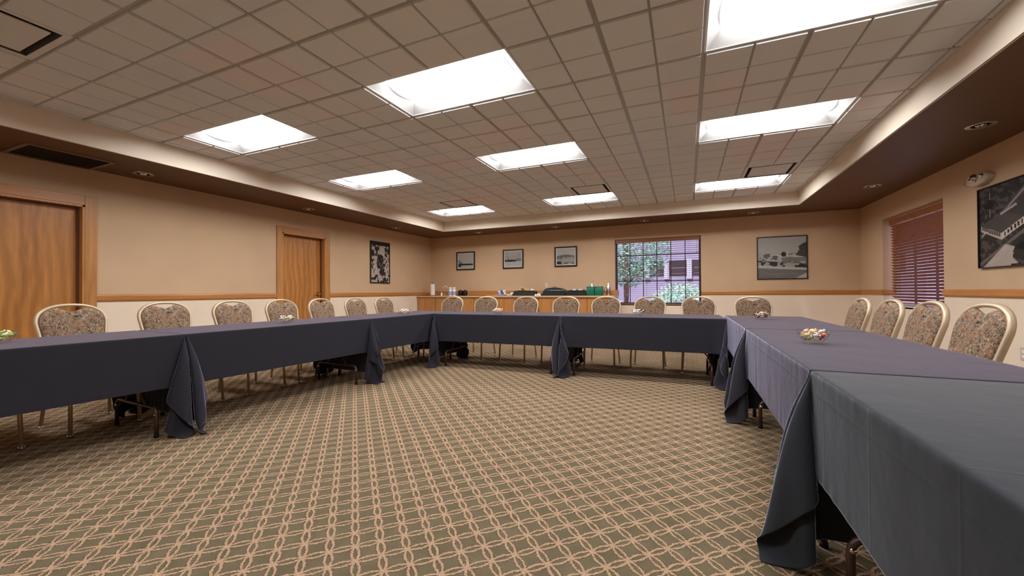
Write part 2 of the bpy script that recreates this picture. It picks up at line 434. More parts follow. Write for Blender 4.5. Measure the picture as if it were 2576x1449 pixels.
# recessed downlights (unlit)
def make_down():
    t = thing('recessed_downlight', '', 'downlight', group='unlit recessed downlights in the soffit')
    bm = bmesh.new(); lathe(bm, [(.062,-.004),(.095,-.006),(.097,0),(.062,0),(.062,-.004)], 28); obj('trim_ring', bm, M['steel'], t, True)
    bm = bmesh.new(); lathe(bm, [(.062,-.003),(.05,-.0012),(0,-.0008)], 28); obj('baffle', bm, M['black'], t, True)
    bm = bmesh.new(); lathe(bm, [(.036,-.003),(.030,-.010),(.012,-.014),(0,-.014)], 20); obj('lamp', bm, M['chrome'], t, True)
    return t
DN = [(-5.79,2.56,'unlit recessed downlight nearest the square grille in the left soffit'), (-5.785,4.78,'unlit recessed downlight in the left soffit above the farther door'),
 (-5.79,6.99,'unlit recessed downlight in the left soffit near the tall picture'), (-4.51,8.38,'unlit recessed downlight in the back soffit above the leftmost small picture'),
 (-2.61,8.38,'unlit recessed downlight in the back soffit above the rightmost small picture'), (-.77,8.38,'unlit recessed downlight in the back soffit above the window'),
 (1.11,8.38,'unlit recessed downlight in the back soffit above the large landscape picture'), (2.31,6.91,'unlit recessed downlight in the right soffit beside the shuttered window'),
 (2.31,4.73,'large-looking recessed downlight in the right soffit near the photo edge')]
p0 = None
for x, y, lb in DN:
    if p0 is None: p0 = make_down(); p0.location = (x, y, ZS); p0['label'] = lb
    else: dup(p0, (x, y, ZS), 0, lb)

# chair rails and baseboards
def rail(name, axis, at, s0, s1, sign, m):
    bm = bmesh.new(); z1 = ZR; z0 = ZR-.085; prof = [(0,z0),(.012,z0+.004),(.020,z0+.02),(.020,z1-.02),(.014,z1-.006),(0,z1)]
    vs = []
    for s in (s0, s1):
        vs.append([bm.verts.new((at+sign*d, s, z) if axis == 'x' else (s, at+sign*d, z)) for d, z in prof])
    for k in range(len(prof)-1): bm.faces.new((vs[0][k], vs[0][k+1], vs[1][k+1], vs[1][k]))
    bm.faces.new(vs[0]); bm.faces.new(vs[1][::-1])
    bmesh.ops.recalc_face_normals(bm, faces=bm.faces)
    return struct(name, bm, m)
CAS = .10
rail('trim_2', 'x', XL, D1[1]+CAS, D2[0]-CAS, 1, M['trimy']); rail('trim_3', 'x', XL, D2[1]+CAS, YB, 1, M['trimy']); rail('trim_4', 'x', XL, YN, D1[0]-CAS, 1, M['trimy'])
rail('trim_5', 'y', YB, XL+.02, W1[0], -1, M['trimx']); rail('trim_6', 'y', YB, W1[1], XR-.02, -1, M['trimx'])
rail('trim_7', 'x', XR, W2[1], YB, -1, M['trimy']); rail('trim_8', 'x', XR, YN, W2[0], -1, M['trimy'])
rail('trim_9', 'y', W2[1], XR, XR+.12, -1, M['trimx'])
bb = mat('brown vinyl base', (.10,.06,.04), .5)
for nm, a in (('baseboard_left', (XL, XL+.012, D2[1]+CAS, YB)), ('baseboard_left', (XL, XL+.012, D1[1]+CAS, D2[0]-CAS)), ('baseboard_left', (XL, XL+.012, YN, D1[0]-CAS)),
              ('baseboard_back', (-1.28, XR, YB-.012, YB)), ('baseboard_right', (XR-.012, XR, YN, YB)), ('baseboard_near', (XL, XR, YN, YN+.012))):
    struct(nm, B(a[0], a[1], a[2], a[3], 0, .10), bb)

# doors
def door(n, D, knob_y):
    y0, y1, _, zt = D; dp = .10
    t = link(bpy.data.objects.new('door_%d' % n, None)); t.location = (XL, (y0+y1)/2, 0); t['kind'] = 'structure'
    c = (y0+y1)/2; h = (y1-y0)/2
    bm = bmesh.new()
    for s in (-1, 1): box(bm, 0, .022, min(s*h, s*(h+CAS)), max(s*h, s*(h+CAS)), 0, zt+CAS, .004)
    obj('door_casing', bm, M['trimz'], t)
    bm = bmesh.new(); box(bm, 0, .022, -h+.001, h-.001, zt, zt+CAS, .004); obj('door_casing', bm, M['trimy'], t)
    bm = bmesh.new()
    box(bm, -dp-.05, .018, -h-.002, -h+.02, 0, zt); box(bm, -dp-.05, .018, h-.02, h+.002, 0, zt); box(bm, -dp-.05, .018, -h, h, zt-.02, zt+.002)
    obj('door_jamb', bm, M['trimz'], t)
    bm = bmesh.new()
    box(bm, -dp+.012, -dp+.045, -h+.02, -h+.034, 0, zt-.02); box(bm, -dp+.012, -dp+.045, h-.034, h-.02, 0, zt-.02); box(bm, -dp+.012, -dp+.045, -h+.034, h-.034, zt-.034, zt-.02)
    obj('door_stop', bm, M['jamb'], t)
    obj('door_panel', B(-dp-.035, -dp+.010, -h+.022, h-.022, .01, zt-.022, .002), M['door'], t)
    if knob_y is not None:
        bm = bmesh.new(); lathe(bm, [(.032,0),(.032,.006),(.014,.012),(.012,.035),(.024,.045),(.029,.058),(.024,.070),(0,.074)], 22)
        bmesh.ops.rotate(bm, verts=bm.verts, cent=(0,0,0), matrix=Matrix.Rotation(PI/2, 3, 'Y'))
        bmesh.ops.translate(bm, verts=bm.verts, vec=(-dp+.010, knob_y-c, 1.03))
        obj('door_knob', bm, M['brass'], t, True)
    return t
door(1, D1, None); door(2, D2, 5.30)

# windows
def window(n, O, axis, depth):
    s0, s1, z0, z1 = O; w = s1-s0
    t = link(bpy.data.objects.new('window_%d' % n, None)); t['kind'] = 'structure'
    if axis == 'y': t.location = (s0, YB+depth, z0)
    else: t.location = (XR+depth, s1, z0); t.rotation_euler = (0,0,-PI/2)
    h = z1-z0; fr = .035; bm = bmesh.new()
    for a in ((0,w,0,fr), (0,w,h-fr,h), (0,fr,fr,h-fr), (w-fr,w,fr,h-fr)): box(bm, a[0], a[1], 0, .04, a[2], a[3])
    obj('window_frame', bm, M['white'] if n == 2 else mat('dark window frame', (.10,.07,.10), .4), t)
    bm = bmesh.new(); nx = 6
    if n == 1:
        for k in range(1, nx): x = .02+k*(w-.04)/nx+.005; box(bm, x-.0075, x+.0075, .008, .030, fr, h-fr)
        for zz in (.49, 1.035): box(bm, fr, w-fr, .008, .030, zz-.0085, zz+.0085)
    else:
        for k in range(1, 3): x = k*w/3; box(bm, x-.0075, x+.0075, .008, .030, fr, h-fr)
    obj('muntin', bm, mat('dark muntin', (.045,.035,.055), .4), t)
    obj('glass_pane', B(fr, w-fr, .016, .020, fr, h-fr), M['pane'], t)
    return t
window(1, W1, 'y', .11); window(2, W2, 'x', .15)
bm = bmesh.new(); box(bm, W1[0], W1[1], YB+.0, YB+.115, W1[2]-.02, W1[2]+.004); struct('trim_10', bm, M['reveal'])
bm = bmesh.new(); box(bm, XR, XR+.155, W2[0], W2[1], W2[2]-.02, W2[2]+.004); struct('trim_11', bm, M['white'])

# blinds
def blind(lb, loc, rz, w, h, tilt, m, drop_gap, pitch=.042, sw=.048):
    t = thing('wooden_blind', lb, 'window blind', loc, rz, 'wooden slat blinds')
    obj('valance', B(0, w, -.035, .03, h-.075, h, .003), m, t)
    bm = bmesh.new(); n = int((h-.09-drop_gap)/pitch)
    for k in range(n):
        z = h-.10-k*pitch; c, s = math.cos(tilt)*sw/2, math.sin(tilt)*sw/2
        nb = bmesh.new(); box(nb, .006, w-.006, -sw/2, sw/2, -.0016, .0016)
        bmesh.ops.rotate(nb, verts=nb.verts, cent=(0,0,0), matrix=Matrix.Rotation(tilt, 3, 'X'))
        bmesh.ops.translate(nb, verts=nb.verts, vec=(0,0,z))
        me = bpy.data.meshes.new('tmp'); nb.to_mesh(me); nb.free(); bm.from_mesh(me); bpy.data.meshes.remove(me)
    obj('slats', bm, m, t)
    zb = h-.10-n*pitch
    obj('bottom_rail', B(.004, w-.004, -.026, .026, zb-.008, zb+.008, .003), m, t)
    bm = bmesh.new()
    for f in (.12, .38, .63, .88):
        for yy in (-sw*.5*math.cos(tilt)-.002, sw*.5*math.cos(tilt)+.002): box(bm, w*f-.001, w*f+.001, yy-.0006, yy+.0006, zb, h-.07)
    obj('ladder_cord', bm, m, t)
    bm = bmesh.new(); cyl(bm, (w-.06,-.045,h-.30), (w-.06,-.045,h-.06), .003, 6); cyl(bm, (w-.06,-.045,h-.34), (w-.06,-.045,h-.30), .006, 8)
    obj('tilt_wand', bm, m, t)
    return t
blind('dark wooden blind with open slats across the window in the back wall', (W1[0]+.012, YB+.055, W1[2]), 0, W1[1]-W1[0]-.024, W1[3]-W1[2]-.004, -.05, M['blindx'], .012)
blind('reddish brown wooden blind with nearly closed slats in the right wall window', (XR+.095, W2[1]-.05, W2[2]), -PI/2, W2[1]-W2[0]-.06, W2[3]-W2[2]-.03, -.70, M['blind'], .045)

# ------------------------------------------------------------------ outdoors
def ico(bm, c, r, sub=2, jit=.0, sc=(1,1,1)):
    q = bmesh.ops.create_icosphere(bm, subdivisions=sub, radius=1)
    for v in q['verts']:
        k = 1+random.uniform(-jit, jit); v.co = Vector((c[0]+v.co.x*r*sc[0]*k, c[1]+v.co.y*r*sc[1]*k, c[2]+v.co.z*r*sc[2]*k))
gm = mat('outdoor ground', (.46,.40,.38), .9); t = NT(gm); t.base(t.ramp(t.noise(t.coord(), .8, 4), [(.35,(.30,.25,.28)),(.6,(.42,.37,.40))]))
struct('ground_outside', B(-30, 34, YB+WT+.01, 48, -.45, -.30), gm)
struct('ground_outside', B(XR+WT+.05, 34, -18, YB+WT+.01, -.45, -.30), gm)
leafm = [mat('leaf green', (.22,.46,.30), .6), mat('leaf pale', (.42,.62,.42), .6)]
bark = mat('bark', (.14,.10,.08), .9)
def foliage(c, r, n, size, sc=(1,1,1)):
    bm = bmesh.new()
    for _ in range(n):
        d = Vector((random.gauss(0,1), random.gauss(0,1), random.gauss(0,1))).normalized()*r*random.uniform(.3, 1)**.5
        p = Vector((c[0]+d.x*sc[0], c[1]+d.y*sc[1], c[2]+d.z*sc[2]))
        a = Vector((random.gauss(0,1), random.gauss(0,1), random.gauss(0,.6))).normalized(); b = a.orthogonal().normalized()
        s = size*random.uniform(.6, 1.3); bm.faces.new([bm.verts.new(p+a*s), bm.verts.new(p+b*s*.5), bm.verts.new(p-a*s), bm.verts.new(p-b*s*.5)])
    return bm
def tree(lb, x, y, h, r, n=2600):
    t = thing('tree', lb, 'tree', (x, y, -.30)); bm = bmesh.new(); tube(bm, [(0,0,0),(.05,0,h*.35),(0,.05,h*.8)], .11, n=8)
    for k in range(5):
        a = k*1.3; tube(bm, [(0,0,h*(.35+.07*k)), (math.cos(a)*r*.4, math.sin(a)*r*.4, h*(.5+.07*k))], .04, n=6)
    obj('trunk', bm, bark, t); obj('foliage', foliage((0,0,h*.68), r, n, .065, (1,1,.9)), leafm, t)
    me = t.children[-1].data
    for i, p in enumerate(me.polygons): p.material_index = i % 2
    return t
tree('leafy green tree outside, seen through the left half of the back window', -2.2, 16.0, 4.4, 1.7, 4200)
tree('thin tree outside at the far left edge of the back window', -4.3, 19.5, 4.6, 1.3)
def shrub(lb, x, y, r, n=2600, h=.8):
    o = obj('shrub', foliage((0,0,r*h), r, n, .05, (1,1,h)), leafm); o.location = (x, y, -.30)
    for i, p in enumerate(o.data.polygons): p.material_index = i % 2
    return tag(o, lb, 'shrub')
shrub('low green shrub outside at the lower left of the back window', -2.35, 12.2, .75)
shrub('spreading green shrub outside at the lower right of the back window', -.15, 13.2, 1.0)
# pale building with a porch far behind
t = thing('porch_building', 'pale building with white porch posts beyond the back window', 'building', (0, 26, -.30))
bw = paint('pale siding', (.27,.25,.33), .85, .05, 8)
obj('base_wall', B(-10, 10, -1.6, -1.3, 0, 2.15), bw, t)
obj('upper_wall', B(-10, 10, -1.6, -1.2, 3.05, 6.0), bw, t)
obj('porch_recess', B(-10, 10, .2, .4, 0, 6.0), mat('shaded porch wall', (.62,.52,.56), .8), t)
obj('roof', B(-10.4, 10.4, -2.2, 1.2, 6.0, 6.3), mat('roof grey', (.42,.40,.50), .8), t)
for x in (-4.6, -3.3, -2.1, -1.06, .12, 1.5): obj('post', B(x-.13, x+.13, -1.75, -1.49, 2.0, 3.10, .01), mat('porch post paint', (.42,.41,.47), .7), t)
for z in (2.30, 2.60): obj('porch_rail', B(-9, 9, -1.48, -1.42, z, z+.05), bark, t)

# ------------------------------------------------------------------ folding tables and cloths
TL, TW, TH = 1.825, .762, .735
def make_table():
    t = thing('folding_table', '', 'table', group='folding tables under the dark cloths')
    obj('tabletop', B(-TL/2, TL/2, -TW/2, TW/2, TH-.025, TH, .004), M['tabletop'], t)
    for s in (-1, 1):
        x = s*(TL/2-.14); bm = bmesh.new(); zb, hw, r = .21, .315, .055
        pts = [(x,-hw,0),(x,-hw,zb-r)]+[(x, -hw+r-r*math.cos(a), zb-r+r*math.sin(a)) for a in (PI/8,PI/4,3*PI/8,PI/2)]
        pts += [(x, -p[1], p[2]) for p in pts[::-1]]
        tube(bm, pts, .0135, n=10, up=Vector((1,0,0)))
        for q in (-.10, .10): tube(bm, [(x,q*1.55,zb),(x,q,zb+.07),(x,q*.95,TH-.02)], .013, n=8, up=Vector((1,0,0)))
        box(bm, x-.012, x+.012, -.16, .16, TH-.05, TH-.024)
        fr = obj('leg_frame', bm, M['legbrown'], t, True)
        for q in (-1, 1):
            bm = bmesh.new(); cyl(bm, (x-.0150,q*(hw-.004),zb-.045), (x+.0150,q*(hw-.004),zb-.045), .010, 10); obj('rivet', bm, M['chrome'], fr, True)
            bm = bmesh.new(); cyl(bm, (x,q*hw,0), (x,q*hw,.022), .0155, 12); obj('foot_cap', bm, M['black'], fr, True)
        bm = bmesh.new(); cyl(bm, (x-s*.012,0,zb+.05), (x-s*.36,0,TH-.03), .007, 8); obj('brace', bm, M['legbrown'], fr, True)
    return t

def cloth_sim(seed):
    """drape a 3.05 x 1.52 m cloth over the table; neighbours close both ends. returns verts, faces, uv"""
    rng = np.random.RandomState(seed)
    def lines_(half, edge, n1, n2):
        a = np.concatenate([np.linspace(0, edge-.009, n1), [edge, edge+.009], np.linspace(edge+.032, half, n2)]); return np.concatenate([-a[:0:-1], a])
    U = lines_(1.525, TL/2+.003, 31, 19); V = lines_(.76, TW/2+.006, 13, 13)
    nu, nv = len(U), len(V); u, v = np.meshgrid(U, V, indexing='ij')
    hx, hy = TL/2+.003, TW/2+.006; zt = TH+.006
    a = np.maximum(np.abs(u)-hx, 0); b = np.maximum(np.abs(v)-hy, 0); su = np.sign(u); sv = np.sign(v)
    r = np.hypot(a, b); phi = np.arctan2(b, a+1e-9)
    X = su*np.minimum(np.abs(u), hx); Y = sv*np.minimum(np.abs(v), hy); Z = np.full_like(u, zt)
    both = (a > 0) & (b > 0)
    Z = np.where(~both, zt-r, Z)
    X = np.where((a > 0) & (b == 0), su*(hx+.004), X); Y = np.where((b > 0) & (a == 0), sv*(hy+.004), Y)
    d = r*.62*(1-np.abs(phi-PI/4)/(PI/4)); 
    Z = np.where(both, zt-np.sqrt(np.maximum(r*r-d*d*.8, 0)), Z)
    Y = np.where(both, sv*(hy+.004+d), Y); X = np.where(both, su*(hx+.004-.05*r*np.sin(phi)), X)
    P = np.stack([X, Y, Z], -1); P[..., 0] += rng.normal(0, .0012, u.shape); P[..., 1] += rng.normal(0, .0012, u.shape)
    # smooth random lean of each corner fold
    lean = rng.uniform(-.9, .9, 4); li = ((u > 0).astype(int)*2+(v > 0).astype(int))
    Lx = lean[li]*both*.00006
    Q = P.copy(); pin = (a == 0) & (b == 0)
    w = np.where(pin, 0., 1.)
    cons = []; uf, vf = u.reshape(-1), v.reshape(-1)
    def add(di, dj, k, color, soft=False):
        I, J = np.meshgrid(np.arange(nu), np.arange(nv), indexing='ij')
        ok = (I+di < nu) & (J+dj >= 0) & (J+dj < nv)
        i, j = I[ok], J[ok]
        for c in range(color):
            s = ((i//max(di, 1) if di else j//max(abs(dj), 1)) % color) == c
            if s.sum(): 
                A = i[s]*nv+j[s]; B_ = (i[s]+di)*nv+j[s]+dj
                wa, wb = w.reshape(-1)[A], w.reshape(-1)[B_]; kk = (wa+wb) > 0; A, B_ = A[kk], B_[kk]
                L = np.hypot(uf[A]-uf[B_], vf[A]-vf[B_]); ws = (wa+wb)[kk]
                kv = np.full(len(A), k)
                if soft: kv = np.where(L < .045, .02, k)
                cons.append((A, B_, L, kv, soft, wa[kk]/ws, wb[kk]/ws))
    add(1, 0, 1., 2); add(0, 1, 1., 2)
    add(1, 1, .15, 2); add(1, -1, .15, 2)
    add(2, 0, .10, 2, True); add(0, 2, .10, 2, True)
    F = P.reshape(-1, 3); O = F.copy(); wf = w.reshape(-1, 1); lx = Lx.reshape(-1)
    start = F.copy()
    for it in range(260):
        vel = (F-O)*.93; O = F.copy(); F = F+vel*wf; F[:, 2] -= .00045*wf[:, 0]; F[:, 0] += lx
        for _ in range(5):
            for A, B_, L, k, soft, ka, kb in cons:
                D = F[B_]-F[A]; ln = np.sqrt((D*D).sum(1))+1e-9; s = ((ln-L)/ln*k)[:, None]*D
                if soft: s = np.where((ln < L)[:, None], s, 0)
                F[A] += s*ka[:, None]; F[B_] -= s*kb[:, None]
            # collisions: own table box, and the neighbour plane
            x, y, z = F[:, 0], F[:, 1], F[:, 2]
            ax, ay = np.abs(x), np.abs(y); inside = (ax < hx) & (ay < hy) & (z < zt) & (wf[:, 0] > 0)
            pushy = inside & (hy-ay < hx-ax); pushx = inside & ~pushy
            F[pushy, 1] = np.sign(y[pushy])*hy; F[pushx, 0] = np.sign(x[pushx])*hx
            lim = hx+.005; over = (ax > lim) & (z < zt)
            F[over, 0] = np.sign(x[over])*lim
            F[:, 2] = np.maximum(F[:, 2], .006)
    idx = lambda i, j: i*nv+j
    faces = [(idx(i,j), idx(i+1,j), idx(i+1,j+1), idx(i,j+1)) for i in range(nu-1) for j in range(nv-1)]
    return F, faces, u.reshape(-1), v.reshape(-1)
def cloth_mesh(seed):
    F, faces, u, v = cloth_sim(seed)
    me = bpy.data.meshes.new('tablecloth'); me.from_pydata([tuple(p) for p in F], [], faces)
    uv = me.uv_layers.new(name='UVMap')
    li = np.empty(len(me.loops), dtype=np.int32); me.loops.foreach_get('vertex_index', li)
    uv.data.foreach_set('uv', np.stack([u[li], v[li]], -1).astype(np.float32).reshape(-1))
    me.polygons.foreach_set('use_smooth', [True]*len(me.polygons))
    return me
meshes = [cloth_mesh(s) for s in (3, 11, 5)]
table0 = [None]
def table(cx, cy, ang, k, lt, lc, m='linen'):
    if table0[0] is None:
        table0[0] = make_table(); table0[0].location = (cx, cy, 0); table0[0].rotation_euler = (0,0,ang); table0[0]['label'] = lt
    else: dup(table0[0], (cx, cy, 0), ang, lt)
    me = meshes[k % 3]
    if m != 'linen': me = me.copy()
    if not me.materials: me.materials.append(M[m])
    elif m != 'linen': me.materials[0] = M[m]
    o = link(bpy.data.objects.new('tablecloth', me)); o.location = (cx, cy, 0); o.rotation_euler = (0,0,ang)
    so = o.modifiers.new('thick', 'SOLIDIFY'); so.thickness = .0012; so.offset = 1
    sb = o.modifiers.new('sub', 'SUBSURF'); sb.levels = sb.render_levels = 1
    tag(o, lc, 'tablecloth', 'dark cloths over the folding tables')
STEP = TL+.018
la = -.05; dv = Vector((math.sin(-la), math.cos(la))); nv_ = Vector((-dv.y, dv.x))   # along the left row, and away from the room centre
P1 = Vector((-3.475, 1.80))
for k, (lt, lc) in enumerate((('folding table of the left row nearest the viewer', 'dark cloth on the left row table nearest the viewer, cut by the photo edge'),
        ('folding table in the middle of the left row', 'dark cloth on the middle table of the left row'),
        ('folding table of the left row beside the back corner', 'dark cloth on the left row table that meets the back row'))):
    c = P1+dv*(STEP*(k-.5))+nv_*(TW/2+.012)
    table(c.x, c.y, PI/2+la+(PI if k == 1 else 0), k, lt, lc)
ba = .03; bd = Vector((math.cos(ba), math.sin(ba))); bn = Vector((-bd.y, bd.x)); P2 = Vector((-3.285, 4.76))
for k, (lt, lc) in enumerate((('folding table in the left half of the back row', 'dark cloth on the back row table in front of the counter'),
        ('folding table in the right half of the back row', 'dark cloth on the back row table in front of the window'))):
    c = P2+bd*(STEP*(k+.5)-.005)+bn*(TW/2+.012)
    table(c.x, c.y, ba+(PI if k else 0), k+1, lt, lc)
RX = .425+TW/2+.012
for k, (lt, lc, m_) in enumerate((('folding table at the far corner of the right row', 'dark cloth on the right row table in the far corner', 'linen'),
        ('folding table in the middle of the right row', 'purplish dark cloth on the middle right row table under the near candy bowl', 'linen'),
        ('folding table of the right row nearest the viewer', 'large greyish cloth in the bottom right corner, nearest the viewer', 'linen2'))):
    table(RX, 1.86+STEP*(1.5-k)+.01, PI/2+(PI if k == 1 else 0), k+2, lt, lc, m_)

# ------------------------------------------------------------------ banquet chairs (face -Y, origin under the seat)
def back_outline(off=0., n=40):
    """closed top part of the back in the local (x, s) plane, s up along the recline; open at the bottom"""
    W1_, W0 = .208-off, .160-off; H0, H1, HB = 0., .50-off, .352
    pts = [(-W0, H0)]
    for k in range(1, 9): f = k/9; pts.append((-(W0+(W1_-W0)*f**.9), H0+HB*f))
    for k in range(0, n+1):
        a = PI-PI*k/n; ca, sa = math.cos(a), math.sin(a)
        e = 2/2.35
        pts.append((W1_*math.copysign(abs(ca)**e, ca), HB+(H1-HB)*abs(sa)**e))
    for k in range(8, 0, -1): f = k/9; pts.append(((W0+(W1_-W0)*f**.9), H0+HB*f))
    pts.append((W0, H0)); return pts
SZ = .475                        # s=0 of the back is at this height
def bp(x, s, d=0):               # back plane point; d = toward the front
    rec = .255; return Vector((x, .235+math.sin(rec)*s-math.cos(rec)*d, SZ+.0+math.cos(rec)*s+math.sin(rec)*d*.3))
def make_chair():
    t = thing('banquet_chair', '', 'chair')
    # back frame tube continues into the rear legs
    bm = bmesh.new(); pts = [bp(x, s) for x, s in back_outline()]
    tube(bm, pts, .0105, .0165, n=12, up=Vector((0,1,.25)), cap=True, sq=True)
    obj('back_frame', bm, M['gold'], t, True)
    for s in (-1, 1):
        bm = bmesh.new(); tube(bm, [bp(s*.160, .01), (s*.166,.228,SZ-.06), (s*.185,.212,.30), (s*.205,.245,0.012)], .012, .0125, n=8, up=Vector((0,1,0)))
        lg = obj('leg', bm, M['gold'], t, True)
        bm = bmesh.new(); cyl(bm, (s*.205,.245,0), (s*.205,.245,.02), .0155, 10); obj('foot_glide', bm, M['steel'], lg, True)
        bm = bmesh.new(); tube(bm, [(s*.195,-.205,.445), (s*.200,-.222,.25), (s*.205,-.238,.012)], .0125, n=8, up=Vector((0,1,0)))
        lg = obj('leg', bm, M['gold'], t, True)
        bm = bmesh.new(); cyl(bm, (s*.205,-.238,0), (s*.205,-.238,.02), .0155, 10); obj('foot_glide', bm, M['steel'], lg, True)
    bm = bmesh.new()
    for s in (-1, 1): box(bm, s*.195-.011, s*.195+.011, -.215, .225, .405, .430)
    box(bm, -.19, .19, -.215, -.193, .405, .430); box(bm, -.17, .17, .205, .225, .405, .430)
    obj('seat_frame', bm, M['gold'], t)
    # upholstered seat
    bm = B(-.215, .215, -.235, .215, .432, .505, .022)
    for v in bm.verts:
        if v.co.z > .47: v.co.z += .012*(1-(v.co.x/.215)**2)*(1-(v.co.y/.235)**2)
    obj('seat', bm, M['fabric'], t, True)
    # padded back with a notch for the handle hole
    def inner(k, off):
        o = back_outline(off); return o
    def pad(front, bulge, off):
        bm = bmesh.new(); o = back_outline(off); top = max(s for _, s in o); res = []
        for x, s in o:
            if abs(x) < .088 and s > .35:                       # heart-shaped dip under the grip
                f = 1-abs(x)/.088; s = s-.048*(f**.75)
            res.append((x, s))
        c = Vector((0, .22)); rings = []
        for f, dd in ((1, 0), (1, bulge*.55), (.965, bulge*.85), (.86, bulge), (.5, bulge*1.08)):
            rings.append([bm.verts.new(bp(c.x+(x-c.x)*f, c.y+(s-c.y)*f, front*dd)) for x, s in res])
        for A, Bq in zip(rings, rings[1:]):
            for i in range(len(A)): j = (i+1) % len(A); bm.faces.new((A[i], A[j], Bq[j], Bq[i]))
        cc = bm.verts.new(bp(0, .22, front*bulge*1.1))
        for i in range(len(rings[-1])): bm.faces.new((rings[-1][i], rings[-1][(i+1) % len(rings[-1])], cc))
        bmesh.ops.recalc_face_normals(bm, faces=bm.faces); return bm
    obj('backrest', pad(1, .032, .0135), M['fabric'], t, True)
    obj('back_panel', pad(-1, .010, .0135), M['fabric'], t, True)
    return t
ch0 = make_chair(); used = [False]
def chair(x, y, rz, lb, g):
    rz += random.uniform(-.02, .02)
    if not used[0]:
        used[0] = True; ch0.location = (x, y, 0); ch0.rotation_euler = (0,0,rz); ch0['label'] = lb; ch0['group'] = g
    else: dup(ch0, (x, y, 0), rz, lb, g)
lch = [(.96,'banquet chair at the left photo edge, only its legs showing under the cloth'),
 (1.61,'largest-looking banquet chair on the left, in front of the near wooden door'),
 (2.25,'banquet chair just right of the near door casing, before the cream wainscot'),
 (2.90,'banquet chair midway between the two doors on the left side'),
 (3.50,'banquet chair just left of the farther door, overlapping its casing'),
 (4.10,'banquet chair below the knob of the farther door'),
 (4.74,'banquet chair between the farther door and the tall narrow picture'),
 (5.37,'last banquet chair of the left row, closest to the back corner')]
for y, lb in lch: chair(-4.375+random.uniform(-.01,.01), y, PI/2, 'floral '+lb, 'banquet chairs along the left row')
bch = [(-3.77,'banquet chair at the left end of the back row, before the white bottles'),
 (-3.11,'banquet chair second from the left in the back row, behind the candy bowl'),
 (-2.40,'banquet chair in the back row in front of the small black serving tray'),
 (-1.73,'banquet chair in the back row in front of the covered black dish'),
 (-1.11,'banquet chair in the back row between the green canisters and the window'),
 (-.49,'banquet chair in the back row before the left half of the window'),
 (.14,'banquet chair in the back row before the right edge of the window'),
 (.79,'banquet chair at the right end of the back row, below the large landscape picture')]
for x, lb in bch: chair(x, 5.735+.02*x*.3+random.uniform(-.01,.01), 0, 'floral '+lb, 'banquet chairs along the back row')
rch = [(4.80,'banquet chair of the right row farthest from the viewer'), (4.20,'banquet chair of the right row second from the back, left of the blind'),
 (3.63,'banquet chair of the right row in front of the right edge of the blind'), (3.07,'largest banquet chair on the right, nearest the viewer')]
for y, lb in rch: chair(1.165, y, -PI/2, 'floral '+lb, 'banquet chairs along the right row')

# ------------------------------------------------------------------ candy bowls
ZT = TH+.012
def make_bowl():
    bm = bmesh.new()
    lathe(bm, [(0,0),(.040,0),(.043,.004),(.058,.018),(.074,.042),(.082,.068),(.0795,.069),(.0705,.043),(.055,.021),(.038,.009),(0,.008)], 32)
    return obj('candy_bowl', bm, M['glass'], None, True)
def candy_mesh():
    bm = bmesh.new(); ico(bm, (0,0,0), .0115, 2, .04, (1.25,.9,.8))
    for s in (-1, 1):                                # twisted wrapper ends
        pts = [bm.verts.new((s*.012,0,0))]+[bm.verts.new((s*.023, .009*math.cos(a), .007*math.sin(a))) for a in (0,1.2,2.4,3.6,4.8)]
        for k in range(5): bm.faces.new((pts[0], pts[1+k], pts[1+(k+1) % 5]))
    me = bpy.data.meshes.new('wrapped_candy'); bm.to_mesh(me); bm.free()
    for p in me.polygons: p.use_smooth = True
    return me
cm = {'white': (.88,.84,.78), 'peach': (.90,.55,.36), 'pink': (.85,.40,.42), 'red': (.62,.05,.05), 'yellow': (.85,.74,.28), 'green': (.42,.50,.12), 'chocolate': (.08,.03,.015)}
cmesh = {}
base = candy_mesh()
for k, c in cm.items():
    me = base.copy(); me.materials.append(mat('candy '+k, c, .25)); cmesh[k] = me
bowls = [(-3.98,1.03,'glass candy bowl at the left edge of the photo on the nearest left table', 'at the left photo edge', ['yellow','white','green']),
 (-3.72,2.82,'glass candy bowl on the middle table of the left row', 'on the middle left table', ['white','white','peach','green']),
 (-3.50,4.39,'glass candy bowl on the left row near the back corner', 'near the back left corner', ['white','peach','white']),
 (-2.38,4.97,'glass candy bowl on the back row in front of the counter', 'on the back row before the counter', ['white','peach','yellow']),
 (-.552,5.13,'glass candy bowl on the back row in front of the window', 'on the back row before the window', ['white','white','chocolate']),
 (.712,4.90,'glass candy bowl on the far corner table of the right row', 'on the far right corner table', ['white','peach','pink','chocolate','yellow']),
 (.66,2.80,'large-looking glass candy bowl on the middle right table', 'in the near right bowl', ['white','peach','pink','red','yellow','green','white','peach'])]
bw0 = None
